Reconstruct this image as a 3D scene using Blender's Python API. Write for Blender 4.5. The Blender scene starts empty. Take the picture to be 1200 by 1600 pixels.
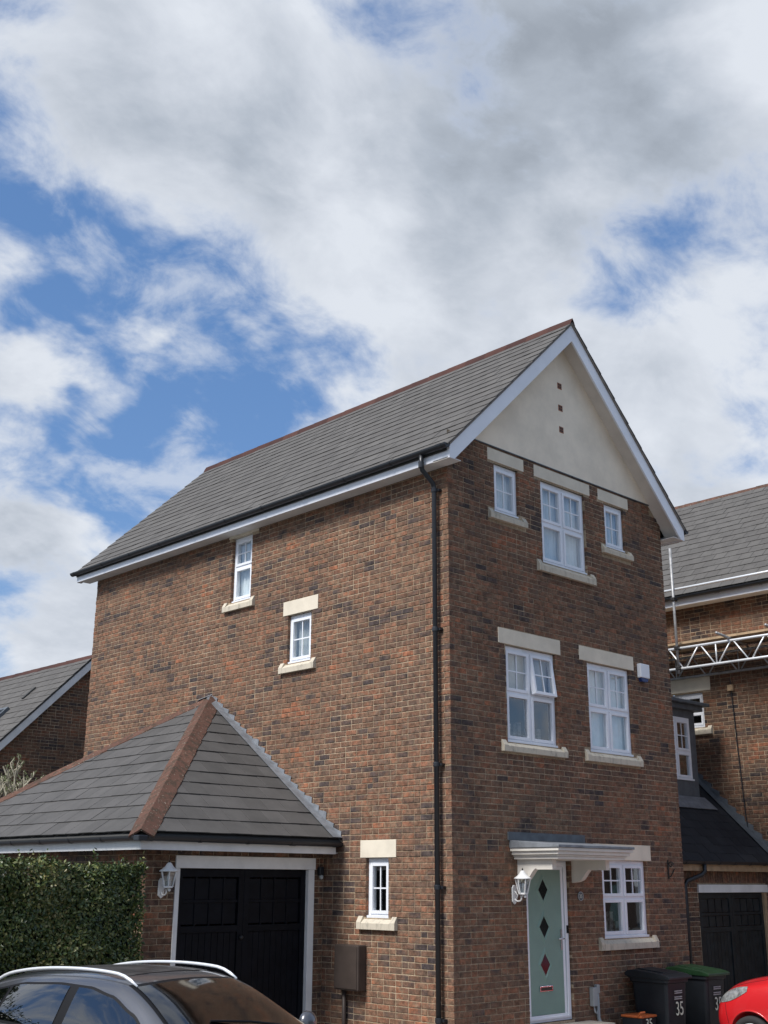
import bpy, bmesh, math, random
from mathutils import Vector, Matrix
from mathutils.bvhtree import BVHTree
R = math.radians
rng = random.Random(7)
S = bpy.context.scene
COL = S.collection

# ------------------------------------------------------------------ camera
CAM = Vector((-11.125, -10.328, 1.804))
YAW, PITCH, ROLL, FPX = 0.765, 0.307, -0.005, 1818.2
_r = Vector((math.cos(YAW), -math.sin(YAW), 0)); _h = Vector((math.sin(YAW), math.cos(YAW), 0)); _z = Vector((0, 0, 1))
_f = _h * math.cos(PITCH) + _z * math.sin(PITCH); _u = -_h * math.sin(PITCH) + _z * math.cos(PITCH)
_R = _r * math.cos(ROLL) - _u * math.sin(ROLL); _U = _r * math.sin(ROLL) + _u * math.cos(ROLL)
cd = bpy.data.cameras.new('camera'); cam = bpy.data.objects.new('camera', cd); COL.objects.link(cam)
cam.matrix_world = Matrix(((_R.x, _U.x, -_f.x, CAM.x), (_R.y, _U.y, -_f.y, CAM.y), (_R.z, _U.z, -_f.z, CAM.z), (0, 0, 0, 1)))
cd.sensor_fit = 'VERTICAL'; cd.sensor_height = 24.0; cd.lens = FPX / 1600 * 24.0
cd.clip_end = 3000; cd.clip_start = .05
S.camera = cam
S.render.resolution_x, S.render.resolution_y = 768, 1024
def sky_dir(px, py):
    return ((px - 600) / FPX * _R + (800 - py) / FPX * _U + _f).normalized()
def seen(p):
    d = p - CAM; c = d.dot(_f)
    return 600 + FPX * d.dot(_R) / c, 800 - FPX * d.dot(_U) / c, c

# ------------------------------------------------------------------ node helper
def nd(nt, typ, ins=None, **kw):
    n = nt.nodes.new(typ)
    for k, v in kw.items(): setattr(n, k, v)
    for k, v in (ins or {}).items():
        s = n.inputs[k]
        if isinstance(v, bpy.types.NodeSocket): nt.links.new(v, s)
        else: s.default_value = v
    return n
def mth(nt, op, a, b=None, c=None, clamp=False):
    ins = {0: a}
    if b is not None: ins[1] = b
    if c is not None: ins[2] = c
    return nd(nt, 'ShaderNodeMath', ins, operation=op, use_clamp=clamp).outputs[0]
def ramp(nt, fac, stops, interp='LINEAR'):
    n = nd(nt, 'ShaderNodeValToRGB', {0: fac}); e = n.color_ramp.elements; n.color_ramp.interpolation = interp
    while len(e) < len(stops): e.new(.5)
    for el, (p, c) in zip(e, stops):
        el.position = p; el.color = (*c, 1) if len(c) == 3 else c
    return n.outputs[0]
def mapr(nt, v, a, b, c=0., d=1., smooth=True):
    n = nd(nt, 'ShaderNodeMapRange', {0: v, 1: a, 2: b, 3: c, 4: d}); n.interpolation_type = 'SMOOTHSTEP' if smooth else 'LINEAR'
    return n.outputs[0]
def mixc(nt, fac, a, b, typ='MIX'):
    n = nt.nodes.new('ShaderNodeMix'); n.data_type = 'RGBA'; n.blend_type = typ
    for s, v in ((n.inputs[0], fac), (n.inputs[6], a), (n.inputs[7], b)):
        if isinstance(v, bpy.types.NodeSocket): nt.links.new(v, s)
        else: s.default_value = v if not isinstance(v, tuple) or len(v) == 4 else (*v, 1)
    return n.outputs[2]

# ------------------------------------------------------------------ world: Nishita sky under broken cloud
SUN_DIR = Vector((-.64, .03, .77)).normalized()      # towards the sun
W_ = bpy.data.worlds.new('World'); S.world = W_; W_.use_nodes = True
nt = W_.node_tree; nt.nodes.clear()
sky = nd(nt, 'ShaderNodeTexSky'); sky.sky_type = 'NISHITA'; sky.sun_disc = False
sky.sun_elevation = math.asin(SUN_DIR.z); sky.sun_rotation = math.atan2(SUN_DIR.x, SUN_DIR.y)
sky.air_density = 1.0; sky.dust_density = .4; sky.ozone_density = 2.0
tc = nd(nt, 'ShaderNodeTexCoord').outputs['Generated']
dirn = nd(nt, 'ShaderNodeVectorMath', {0: tc}, operation='NORMALIZE').outputs[0]
sep = nd(nt, 'ShaderNodeSeparateXYZ', {0: dirn})
den = mth(nt, 'ADD', mth(nt, 'MAXIMUM', sep.outputs[2], 0.0), .62)
cp = nd(nt, 'ShaderNodeVectorMath', {0: dirn, 3: mth(nt, 'DIVIDE', 1.0, den)}, operation='SCALE').outputs[0]
def noise(v, scale, detail, rough, dist=0., off=(0, 0, 0)):
    m = nd(nt, 'ShaderNodeVectorMath', {0: v, 1: off}, operation='ADD').outputs[0]
    n = nd(nt, 'ShaderNodeTexNoise', {'Vector': m, 'Scale': scale, 'Detail': detail, 'Roughness': rough, 'Distortion': dist})
    return n.outputs[0]
def bumps(lst, wob):
    acc = None
    for px, py, rad, w in lst:
        d = nd(nt, 'ShaderNodeVectorMath', {0: wob, 1: sky_dir(px, py)}, operation='DISTANCE').outputs['Value']
        g = mapr(nt, d, 0.0, rad / FPX, w, 0.0)
        acc = g if acc is None else mth(nt, 'ADD', acc, g)
    return acc
# wind-drawn streets: noise stretched along one direction of the sky
_a = (_R - _U).normalized(); _b = (_R + _U).normalized()
cps = nd(nt, 'ShaderNodeCombineXYZ', {0: mth(nt, 'MULTIPLY', nd(nt, 'ShaderNodeVectorMath', {0: cp, 1: _a}, operation='DOT_PRODUCT').outputs['Value'], .72),
                                      1: nd(nt, 'ShaderNodeVectorMath', {0: cp, 1: _b}, operation='DOT_PRODUCT').outputs['Value'],
                                      2: nd(nt, 'ShaderNodeVectorMath', {0: cp, 1: _f}, operation='DOT_PRODUCT').outputs['Value']}).outputs[0]
wn = nd(nt, 'ShaderNodeTexNoise', {'Vector': cps, 'Scale': 7.0, 'Detail': 5, 'Roughness': .6})
wobv = nd(nt, 'ShaderNodeVectorMath', {0: wn.outputs['Color'], 1: (.5, .5, .5)}, operation='SUBTRACT').outputs[0]
wob = nd(nt, 'ShaderNodeVectorMath', {0: nd(nt, 'ShaderNodeVectorMath', {0: wobv, 3: .13}, operation='SCALE').outputs[0], 1: dirn}, operation='ADD').outputs[0]
n1 = mth(nt, 'SUBTRACT', noise(cps, 5.5, 8, .55, .2, (3.1, 1.7, 0)), .5)
n2 = mth(nt, 'SUBTRACT', noise(cps, 16.0, 7, .6, .3, (9.2, 4.4, 2)), .5)
COVER = [(110, 520, 260, -.22), (110, 400, 190, -.36), (330, 420, 170, -.34), (15, 290, 140, -.34), (270, 720, 250, -.40), (370, 660, 190, -.30), (500, 580, 170, -.34), (560, 520, 90, -.14), (170, 760, 150, -.24), (200, 480, 100, -.2), (290, 600, 110, -.2), (50, 500, 60, -.14), (80, 650, 60, -.14),
         (1000, 410, 170, -.40), (770, 450, 110, -.24), (15, 920, 110, -.4),
         (130, 570, 110, .36), (20, 590, 90, .30), (40, 430, 100, .26), (250, 530, 100, .46), (355, 510, 85, .40), (185, 650, 90, .40), (375, 625, 80, .26), (60, 660, 60, .2), (300, 670, 60, .14),
         (70, 830, 210, .56), (60, 1010, 260, .44), (600, 60, 760, .46), (1150, 220, 460, .36), (720, 440, 240, .24), (1060, 660, 360, .44), (200, 200, 330, .26), (760, 620, 260, .2)]
cov = mth(nt, 'ADD', mth(nt, 'ADD', mth(nt, 'MULTIPLY', n1, 1.75), mth(nt, 'SUBTRACT', mth(nt, 'MULTIPLY', n2, 1.1), .03)), bumps(COVER, wob))
mask = mth(nt, 'MAXIMUM', mapr(nt, cov, -.24, .30), mapr(nt, mth(nt, 'ADD', mth(nt, 'MULTIPLY', n2, .9), mth(nt, 'MULTIPLY', n1, -.5)), -.03, .22, 0, .62))
SHADE = [(830, 110, 480, .58), (1000, 170, 330, .2), (40, 780, 140, .5), (30, 860, 130, .3), (340, 220, 220, .30), (60, 140, 300, .08), (650, 20, 420, .06),
         (520, 270, 170, -.3), (860, 300, 200, -.34), (1130, 560, 280, -.22), (560, 420, 210, -.22), (290, 60, 150, -.2), (1170, 60, 190, -.35)]
n3 = mth(nt, 'SUBTRACT', noise(cps, 6.0, 8, .55, .3, (1.2, 8.8, 5)), .5)
shade = mth(nt, 'ADD', mth(nt, 'ADD', mth(nt, 'MULTIPLY', n3, 2.1), mth(nt, 'SUBTRACT', .16, mth(nt, 'MULTIPLY', n2, .9))), bumps(SHADE, wob), clamp=True)
thick = mapr(nt, cov, -.02, .42)
cl = ramp(nt, mth(nt, 'MULTIPLY', shade, mapr(nt, thick, 0, 1, .3, 1.)), [(0, (.385, .408, .445)), (.3, (.322, .346, .386)), (.65, (.235, .262, .303)), (1, (.175, .197, .23))])
SKY_K = .085
skyc = nd(nt, 'ShaderNodeVectorMath', {0: sky.outputs[0], 3: SKY_K}, operation='SCALE').outputs[0]
skyc = mixc(nt, .5, skyc, (.036, .11, .275))        # thin high haze tints the blue
mixed = mixc(nt, mask, skyc, cl)
bgn = nd(nt, 'ShaderNodeBackground', {0: mixed, 1: 1.0})
nt.links.new(bgn.outputs[0], nd(nt, 'ShaderNodeOutputWorld').inputs[0])

# ------------------------------------------------------------------ sun behind thin cloud
ld = bpy.data.lights.new('sun', 'SUN'); ld.energy = 2.6; ld.angle = R(20); ld.color = (1, .965, .92)
sun = bpy.data.objects.new('sun', ld); COL.objects.link(sun)
sun.rotation_euler = SUN_DIR.to_track_quat('Z', 'Y').to_euler(); sun.location = (-30, -5, 40)
vs = S.view_settings; vs.view_transform = 'Standard'; vs.look = 'None'; vs.gamma = 1; vs.use_curve_mapping = False; vs.exposure = 0.95
S.cycles.max_bounces = 6; S.cycles.transparent_max_bounces = 12; S.cycles.use_denoising = True

# ------------------------------------------------------------------ materials
def mat(name, fn=None, col=(.5, .5, .5), rough=.6, metal=0., spec=.5, bump=0., bscale=80., var=0., vscale=5., coat=0.):
    m = bpy.data.materials.new(name); m.use_nodes = True; nt = m.node_tree; b = nt.nodes['Principled BSDF']
    b.inputs['Roughness'].default_value = rough; b.inputs['Metallic'].default_value = metal
    b.inputs['Specular IOR Level'].default_value = spec; b.inputs['Coat Weight'].default_value = coat; b.inputs['Coat Roughness'].default_value = .04
    b.inputs['Base Color'].default_value = (*col, 1)
    pos = nd(nt, 'ShaderNodeNewGeometry')
    if var:
        n = nd(nt, 'ShaderNodeTexNoise', {'Vector': pos.outputs['Position'], 'Scale': vscale, 'Detail': 6, 'Roughness': .62})
        f = mapr(nt, n.outputs[0], .3, .7, 1 - var, 1 + var)
        nt.links.new(nd(nt, 'ShaderNodeVectorMath', {0: col, 3: f}, operation='SCALE').outputs[0], b.inputs['Base Color'])
    if bump:
        n = nd(nt, 'ShaderNodeTexNoise', {'Vector': pos.outputs['Position'], 'Scale': bscale, 'Detail': 5, 'Roughness': .6})
        nt.links.new(nd(nt, 'ShaderNodeBump', {'Height': n.outputs[0], 'Strength': bump, 'Distance': .004}).outputs[0], b.inputs['Normal'])
    if fn: fn(nt, b, pos.outputs['Position'], pos)
    return m
def piece_random(nt, pos):
    oi = nd(nt, 'ShaderNodeObjectInfo').outputs['Random']
    return mth(nt, 'FRACT', mth(nt, 'ADD', pos.outputs['Random Per Island'], oi))
def brick_fn(nt, b, P, g, k=1.0):
    r = piece_random(nt, g)
    lo = nd(nt, 'ShaderNodeTexNoise', {'Vector': nd(nt, 'ShaderNodeVectorMath', {0: P, 1: (1, 1, 1.7)}, operation='MULTIPLY').outputs[0], 'Scale': 1.15, 'Detail': 5, 'Roughness': .62}).outputs[0]
    t = mth(nt, 'ADD', mth(nt, 'MULTIPLY', r, .70), mapr(nt, lo, .36, .66, -.12, .46, False), clamp=True)
    c = ramp(nt, t, [(0, (.056, .047, .050)), (.13, (.092, .068, .062)), (.28, (.15, .088, .062)), (.4, (.136, .095, .074)), (.52, (.178, .098, .066)),
                     (.64, (.18, .118, .084)), (.76, (.222, .106, .068)), (.88, (.19, .132, .094)), (1, (.27, .118, .07))])
    me = nd(nt, 'ShaderNodeTexNoise', {'Vector': P, 'Scale': 13., 'Detail': 7, 'Roughness': .68}).outputs[0]
    fi = nd(nt, 'ShaderNodeTexNoise', {'Vector': P, 'Scale': 95., 'Detail': 3, 'Roughness': .6}).outputs[0]
    f = mth(nt, 'MULTIPLY', mapr(nt, me, .3, .72, .50, 1.38), mapr(nt, fi, .3, .7, .74, 1.22))
    c = nd(nt, 'ShaderNodeVectorMath', {0: c, 3: mth(nt, 'MULTIPLY', f, k)}, operation='SCALE').outputs[0]
    c = nd(nt, 'ShaderNodeVectorMath', {0: c, 1: (1.07, 1.0, .92)}, operation='MULTIPLY').outputs[0]
    gr = nd(nt, 'ShaderNodeTexNoise', {'Vector': P, 'Scale': 5.5, 'Detail': 5, 'Roughness': .6}).outputs[0]
    c = mixc(nt, mapr(nt, gr, .52, .72, 0, .55), c, (.112, .088, .072))          # sooty weathering
    pl = nd(nt, 'ShaderNodeTexNoise', {'Vector': P, 'Scale': 30., 'Detail': 2}).outputs[0]
    c = mixc(nt, mapr(nt, pl, .70, .78, 0, .45), c, (.42, .38, .33))            # lime flecks
    nt.links.new(c, b.inputs['Base Color'])
    bp = nd(nt, 'ShaderNodeBump', {'Height': fi, 'Strength': .55, 'Distance': .004})
    nt.links.new(bp.outputs[0], b.inputs['Normal'])
M = {}
M['brick'] = mat('brick', brick_fn, rough=.88, spec=.25)
M['brick_red'] = mat('brick_red', lambda nt, b, P, g: brick_fn(nt, b, P, g, .85), rough=.88, spec=.25)
M['brick_far'] = mat('brick_far', lambda nt, b, P, g: nt.links.new(nd(nt, 'ShaderNodeTexBrick', {'Vector': nd(nt, 'ShaderNodeVectorMath', {0: P, 1: (1, 1, 1)}, operation='MULTIPLY').outputs[0], 'Color1': (.11, .068, .05, 1), 'Color2': (.15, .09, .066, 1), 'Mortar': (.3, .24, .18, 1), 'Scale': 4.4}).outputs[0], b.inputs['Base Color']), rough=.9, spec=.2)
def mortar_fn(nt, b, P, g):
    a = nd(nt, 'ShaderNodeTexNoise', {'Vector': P, 'Scale': .8, 'Detail': 5, 'Roughness': .6}).outputs[0]
    c = ramp(nt, a, [(.32, (.20, .15, .105)), (.5, (.33, .255, .175)), (.68, (.47, .375, .265))])
    f = nd(nt, 'ShaderNodeTexNoise', {'Vector': P, 'Scale': 40., 'Detail': 4, 'Roughness': .7}).outputs[0]
    nt.links.new(nd(nt, 'ShaderNodeVectorMath', {0: c, 3: mapr(nt, f, .3, .7, .7, 1.25)}, operation='SCALE').outputs[0], b.inputs['Base Color'])
M['mortar'] = mat('mortar', mortar_fn, rough=.95, spec=.1, bump=.6, bscale=160)
def tile_fn(a, bcol, lich):
    def fn(nt, b, P, g):
        r = piece_random(nt, g)
        c = ramp(nt, r, [(0, a), (.5, tuple((x + y) / 2 for x, y in zip(a, bcol))), (1, bcol)])
        me = nd(nt, 'ShaderNodeTexNoise', {'Vector': P, 'Scale': 3.0, 'Detail': 7, 'Roughness': .65}).outputs[0]
        c = nd(nt, 'ShaderNodeVectorMath', {0: c, 3: mapr(nt, me, .3, .7, .88, 1.12)}, operation='SCALE').outputs[0]
        sm = nd(nt, 'ShaderNodeTexNoise', {'Vector': P, 'Scale': 22., 'Detail': 4, 'Roughness': .7}).outputs[0]
        c = mixc(nt, mapr(nt, sm, .62, .74, 0, lich), c, (.22, .21, .18))
        nt.links.new(c, b.inputs['Base Color'])
        fi = nd(nt, 'ShaderNodeTexNoise', {'Vector': P, 'Scale': 60., 'Detail': 4}).outputs[0]
        nt.links.new(nd(nt, 'ShaderNodeBump', {'Height': fi, 'Strength': .35, 'Distance': .004}).outputs[0], b.inputs['Normal'])
    return fn
M['tile'] = mat('roof_tile', tile_fn((.086, .081, .076), (.100, .095, .089), .12), rough=.85, spec=.35)
M['tile_dark'] = mat('roof_tile_dark', tile_fn((.066, .063, .060), (.082, .078, .075), .14), rough=.8, spec=.4)
M['tile_slate'] = mat('slate', tile_fn((.02, .022, .026), (.03, .032, .037), .05), rough=.75, spec=.2)
M['ridge'] = mat('ridge_tile', tile_fn((.052, .026, .023), (.08, .038, .031), .35), rough=.9, spec=.2)
def hip_fn(nt, b, P, g):
    r = piece_random(nt, g)
    c = ramp(nt, r, [(0, (.098, .054, .042)), (1, (.145, .078, .058))])
    a = nd(nt, 'ShaderNodeTexNoise', {'Vector': P, 'Scale': 9., 'Detail': 8, 'Roughness': .75}).outputs[0]
    c = mixc(nt, mapr(nt, a, .46, .60, 0, .8), c, (.055, .045, .034))
    d = nd(nt, 'ShaderNodeTexNoise', {'Vector': P, 'Scale': 34., 'Detail': 3, 'Roughness': .6}).outputs[0]
    c = mixc(nt, mapr(nt, d, .64, .70, 0, .8), c, (.40, .38, .31))
    nt.links.new(c, b.inputs['Base Color'])
    nt.links.new(nd(nt, 'ShaderNodeBump', {'Height': a, 'Strength': .7, 'Distance': .01}).outputs[0], b.inputs['Normal'])
M['hip'] = mat('hip_tile', hip_fn, rough=.95, spec=.1)
M['under'] = mat('roof_felt', col=(.05, .05, .048), rough=.9)
M['undercloak'] = mat('verge_mortar', col=(.21, .19, .165), rough=.9, var=.2, vscale=9)
M['white'] = mat('white_pvc', col=(.76, .78, .82), rough=.32, spec=.5, var=.04, vscale=2)
M['white_paint'] = mat('white_paint', col=(.70, .70, .69), rough=.5, spec=.4, var=.08, vscale=3)
M['cream_paint'] = mat('cream_paint', col=(.62, .585, .53), rough=.55, var=.07, vscale=3)
M['render'] = mat('wall_render', col=(.80, .71, .575), rough=.9, spec=.15, bump=.45, bscale=90, var=.09, vscale=1.6)
M['stone'] = mat('cast_stone', col=(.67, .605, .49), rough=.85, spec=.2, bump=.25, bscale=120, var=.09, vscale=2.5)
def sill_fn(nt, b, P, g):
    n = nd(nt, 'ShaderNodeTexNoise', {'Vector': nd(nt, 'ShaderNodeVectorMath', {0: P, 1: (1, 1, .35)}, operation='MULTIPLY').outputs[0], 'Scale': 14., 'Detail': 6, 'Roughness': .7}).outputs[0]
    nt.links.new(mixc(nt, mapr(nt, n, .47, .74, 0, .7), (.54, .485, .39), (.19, .18, .145)), b.inputs['Base Color'])
M['sill'] = mat('weathered_stone', sill_fn, rough=.9, spec=.2)
M['black'] = mat('black_pvc', col=(.016, .018, .022), rough=.38, spec=.5)
M['black_paint'] = mat('black_paint', col=(.004, .005, .008), rough=.55, spec=.15, var=.3, vscale=6)
M['green_black'] = mat('green_black_paint', col=(.014, .019, .022), rough=.5, spec=.35, var=.35, vscale=7)
M['brown'] = mat('brown_plastic', col=(.055, .042, .036), rough=.5, spec=.3, var=.12)
M['lead'] = mat('lead', col=(.205, .22, .24), rough=.55, metal=.25, var=.22, vscale=7, bump=.3, bscale=25)
M['lead_dark'] = mat('lead_dark', col=(.105, .12, .135), rough=.6, metal=.2, var=.22, vscale=6)
M['door_green'] = mat('door_green', col=(.205, .305, .26), rough=.45, spec=.35, var=.05, vscale=3)
M['chrome'] = mat('chrome', col=(.62, .62, .64), rough=.18, metal=1)
M['steel'] = mat('galvanised_steel', col=(.34, .34, .34), rough=.5, metal=.4, var=.25, vscale=12)
M['alu'] = mat('aluminium', col=(.78, .80, .82), rough=.35, metal=.35)
M['timber'] = mat('timber', col=(.36, .25, .15), rough=.75, var=.2, vscale=9)
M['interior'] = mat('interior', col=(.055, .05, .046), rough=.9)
M['curtain'] = mat('net_curtain', col=(.80, .84, .85), rough=.9, var=.06, vscale=8)
M['curtain_dim'] = mat('dim_curtain', col=(.50, .52, .52), rough=.9, var=.12, vscale=6)
M['oddment'] = mat('oddment', col=(.30, .27, .24), rough=.7, var=.6, vscale=14)
M['yellow'] = mat('yellow_petal', col=(.55, .45, .12), rough=.8)
M['terracotta'] = mat('terracotta', col=(.30, .11, .055), rough=.8, var=.3, vscale=40)
M['blue'] = mat('blue_plastic', col=(.02, .045, .16), rough=.3)
M['iron'] = mat('black_iron', col=(.012, .011, .011), rough=.5)
M['grey_plastic'] = mat('grey_plastic', col=(.33, .35, .35), rough=.5)
def glass_mat(name, tint, refl, rough=.015):
    m = bpy.data.materials.new(name); m.use_nodes = True; nt = m.node_tree; nt.nodes.clear()
    bf = nd(nt, 'ShaderNodeNewGeometry').outputs['Backfacing']
    fr = nd(nt, 'ShaderNodeFresnel', {'IOR': mth(nt, 'SUBTRACT', 1.5, mth(nt, 'MULTIPLY', bf, .83333))}).outputs[0]     # same glass from either face
    fac = mth(nt, 'MINIMUM', mth(nt, 'ADD', mth(nt, 'MULTIPLY', fr, refl), .02), 1.0)
    P = nd(nt, 'ShaderNodeNewGeometry').outputs['Position']
    n = nd(nt, 'ShaderNodeTexNoise', {'Vector': P, 'Scale': 2.5, 'Detail': 1}).outputs[0]
    bp = nd(nt, 'ShaderNodeBump', {'Height': n, 'Strength': .12, 'Distance': .01}).outputs[0]
    gl = nd(nt, 'ShaderNodeBsdfGlossy', {'Color': (.95, .97, 1, 1), 'Roughness': rough, 'Normal': bp}).outputs[0]
    t = nd(nt, 'ShaderNodeBsdfTransparent', {'Color': (*tint, 1)}).outputs[0]
    mx = nd(nt, 'ShaderNodeMixShader', {0: fac, 1: t, 2: gl}).outputs[0]
    nt.links.new(mx, nd(nt, 'ShaderNodeOutputMaterial').inputs[0])
    return m
M['glass'] = glass_mat('window_glass', (.86, .89, .89), 2.4)
M['door_glass'] = glass_mat('obscure_glass', (.20, .24, .22), .9, rough=.12)
M['screen_glass'] = glass_mat('windscreen_glass', (.13, .14, .135), 1.5, rough=.07)
M['car_glass'] = glass_mat('car_glass', (.14, .155, .155), 2.6)
M['paint_grey'] = mat('grey_car_paint', col=(.105, .108, .12), rough=.32, metal=.65, coat=.9)
M['paint_dark'] = mat('dark_roof_panel', col=(.035, .033, .032), rough=.42, coat=.12, var=.5, vscale=5)
M['paint_red'] = mat('red_car_paint', col=(.50, .010, .014), rough=.35, metal=.0, coat=1.0)
M['tyre'] = mat('tyre', col=(.018, .018, .019), rough=.85)
M['car_trim'] = mat('car_trim', col=(.006, .006, .007), rough=.55, spec=.2)
M['lamp_lens'] = mat('lamp_lens', col=(.30, .31, .31), rough=.10, metal=.35, coat=1., var=.5, vscale=18)
M['amber'] = mat('amber_lens', col=(.75, .25, .02), rough=.2)
M['bin_grey'] = mat('grey_bin_plastic', col=(.014, .017, .021), rough=.48, spec=.35, var=.15, vscale=4, bump=.15, bscale=90)
M['bin_green'] = mat('green_lid_plastic', col=(.012, .040, .015), rough=.4, spec=.5, var=.2, vscale=5)
M['orange'] = mat('orange_lid_plastic', col=(.42, .10, .025), rough=.5, var=.1)
M['sticker'] = mat('sticker_print', col=(.62, .66, .55), rough=.5)
M['grey_print'] = mat('small_print', col=(.42, .43, .43), rough=.5)
def leaf_fn(nt, b, P, g):
    r = g.outputs['Random Per Island']
    lo = nd(nt, 'ShaderNodeTexNoise', {'Vector': P, 'Scale': 2.2, 'Detail': 3}).outputs[0]
    t = mth(nt, 'ADD', mth(nt, 'MULTIPLY', r, .85), mapr(nt, lo, .35, .65, -.1, .2), clamp=True)
    nt.links.new(ramp(nt, t, [(0, (.018, .036, .010)), (.35, (.042, .072, .018)), (.62, (.092, .118, .028)), (.82, (.15, .155, .045)), (1, (.22, .19, .075))]), b.inputs['Base Color'])
M['leaf'] = mat('hedge_leaf', leaf_fn, rough=.38, spec=.5)
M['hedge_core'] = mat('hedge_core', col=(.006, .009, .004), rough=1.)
M['bark'] = mat('pale_bark', col=(.36, .33, .25), rough=.9, var=.3, vscale=20)
M['bud'] = mat('young_leaf', col=(.10, .12, .05), rough=.6)
def ground_fn(nt, b, P, g):
    n = nd(nt, 'ShaderNodeTexNoise', {'Vector': P, 'Scale': 1.2, 'Detail': 8, 'Roughness': .7}).outputs[0]
    f = nd(nt, 'ShaderNodeTexNoise', {'Vector': P, 'Scale': 70., 'Detail': 3}).outputs[0]
    c = ramp(nt, n, [(.3, (.085, .085, .085)), (.7, (.13, .128, .122))])
    nt.links.new(nd(nt, 'ShaderNodeVectorMath', {0: c, 3: mapr(nt, f, .3, .7, .75, 1.25)}, operation='SCALE').outputs[0], b.inputs['Base Color'])
M['ground'] = mat('asphalt', ground_fn, rough=.9, spec=.2)
M['paving'] = mat('paving', col=(.26, .235, .21), rough=.9, var=.25, vscale=6, bump=.4, bscale=60)
M['step_stone'] = mat('step_stone', col=(.30, .27, .23), rough=.9, var=.2, vscale=8)

# ------------------------------------------------------------------ mesh builder
class MB:
    def __init__(s): s.v = []; s.f = []; s.m = None
    def add(s, vs, fs):
        o = len(s.v); s.v += [tuple(p) for p in vs]; s.f += [tuple(i + o for i in q) for q in fs]; return s
    def box(s, x0, x1, y0, y1, z0, z1, mtx=None):
        vs = [Vector((x, y, z)) for z in (z0, z1) for y in (y0, y1) for x in (x0, x1)]
        if mtx is not None: vs = [mtx @ p for p in vs]
        return s.add(vs, [(0, 2, 3, 1), (4, 5, 7, 6), (0, 1, 5, 4), (2, 6, 7, 3), (0, 4, 6, 2), (1, 3, 7, 5)])
    def quad(s, *ps): return s.add(ps, [tuple(range(len(ps)))])
    def tube(s, pts, r, n=8, cap=True):
        pts = [Vector(p) for p in pts]; rs = r if isinstance(r, (list, tuple)) else [r] * len(pts)
        vs = []; fs = []; prev = None
        for i, p in enumerate(pts):
            d = (pts[min(i + 1, len(pts) - 1)] - pts[max(i - 1, 0)]).normalized()
            if prev is None:
                a = Vector((0, 0, 1)) if abs(d.z) < .9 else Vector((1, 0, 0))
                prev = d.cross(a).normalized()
            else: prev = (prev - d * prev.dot(d)).normalized()
            b = d.cross(prev)
            for k in range(n):
                t = 2 * math.pi * k / n; vs.append(p + (prev * math.cos(t) + b * math.sin(t)) * rs[i])
        for i in range(len(pts) - 1):
            for k in range(n):
                k2 = (k + 1) % n; fs.append((i * n + k, i * n + k2, (i + 1) * n + k2, (i + 1) * n + k))
        if cap: fs += [tuple(range(n))[::-1], tuple(range((len(pts) - 1) * n, len(pts) * n))]
        return s.add(vs, fs)
    def prism(s, poly, vec):                       # extrude a planar 3D polygon
        n = len(poly); poly = [Vector(p) for p in poly]; vec = Vector(vec)
        fs = [tuple(range(n))[::-1], tuple(range(n, 2 * n))] + [(i, (i + 1) % n, n + (i + 1) % n, n + i) for i in range(n)]
        return s.add(poly + [p + vec for p in poly], fs)
    def lathe(s, prof, c, n=12, axis=(0, 0, 1)):   # prof: (radius, height along the axis)
        q = Vector((0, 0, 1)).rotation_difference(Vector(axis)); c = Vector(c); vs = []; fs = []
        for r, h in prof:
            for k in range(n):
                t = 2 * math.pi * k / n; vs.append(c + q @ Vector((r * math.cos(t), r * math.sin(t), h)))
        for i in range(len(prof) - 1):
            for k in range(n):
                k2 = (k + 1) % n; fs.append((i * n + k, i * n + k2, (i + 1) * n + k2, (i + 1) * n + k))
        fs += [tuple(range(n))[::-1], tuple(range((len(prof) - 1) * n, len(prof) * n))]
        return s.add(vs, fs)
    def mesh(s, name):
        me = bpy.data.meshes.new(name); me.from_pydata(s.v, [], s.f); me.update(); return me
    def build(s, name, material, parent=None, smooth=False, fix=True, bevel=0.):
        me = s.mesh(name)
        if fix:
            bm = bmesh.new(); bm.from_mesh(me); bmesh.ops.recalc_face_normals(bm, faces=bm.faces)
            if bevel: bmesh.ops.bevel(bm, geom=list(bm.edges), offset=bevel, segments=2, affect='EDGES', profile=.6)
            bm.to_mesh(me); bm.free()
        if smooth: me.shade_smooth()
        return link(name, me, material, parent)
def link(name, me, material, parent=None, loc=None):
    if material is not None and not me.materials: me.materials.append(M[material] if isinstance(material, str) else material)
    o = bpy.data.objects.new(name, me); COL.objects.link(o)
    if parent is not None:
        o.parent = parent; o.matrix_parent_inverse = inv_world(parent)
    if loc is not None: o.location = loc
    return o
def world(o):
    m = Matrix.LocRotScale(o.location, o.rotation_euler, o.scale)
    return (world(o.parent) @ o.matrix_parent_inverse @ m) if o.parent else m
def inv_world(o): return world(o).inverted()
def tag(o, label, cat, group=None):
    o['label'] = label; o['category'] = cat
    if group: o['group'] = group
    return o
def thing(name, label, cat, loc=(0, 0, 0), group=None):
    o = bpy.data.objects.new(name, None); COL.objects.link(o); o.location = loc; o.empty_display_size = .2
    return tag(o, label, cat, group)
def stuff(o): o['kind'] = 'stuff'; return o
def structure(o): o['kind'] = 'structure'; return o

GZ = -.42                                             # ground level
# ------------------------------------------------------------------ setting: ground
g_ = MB().quad((-900, -900, GZ), (900, -900, GZ), (900, 900, GZ), (-900, 900, GZ)).build('ground', 'ground'); structure(g_)
pv = MB().quad((-7.5, -7, GZ + .004), (10, -7, GZ + .004), (10, 2.4, GZ + .004), (-7.5, 2.4, GZ + .004)).build('driveway', 'paving'); structure(pv)

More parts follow.
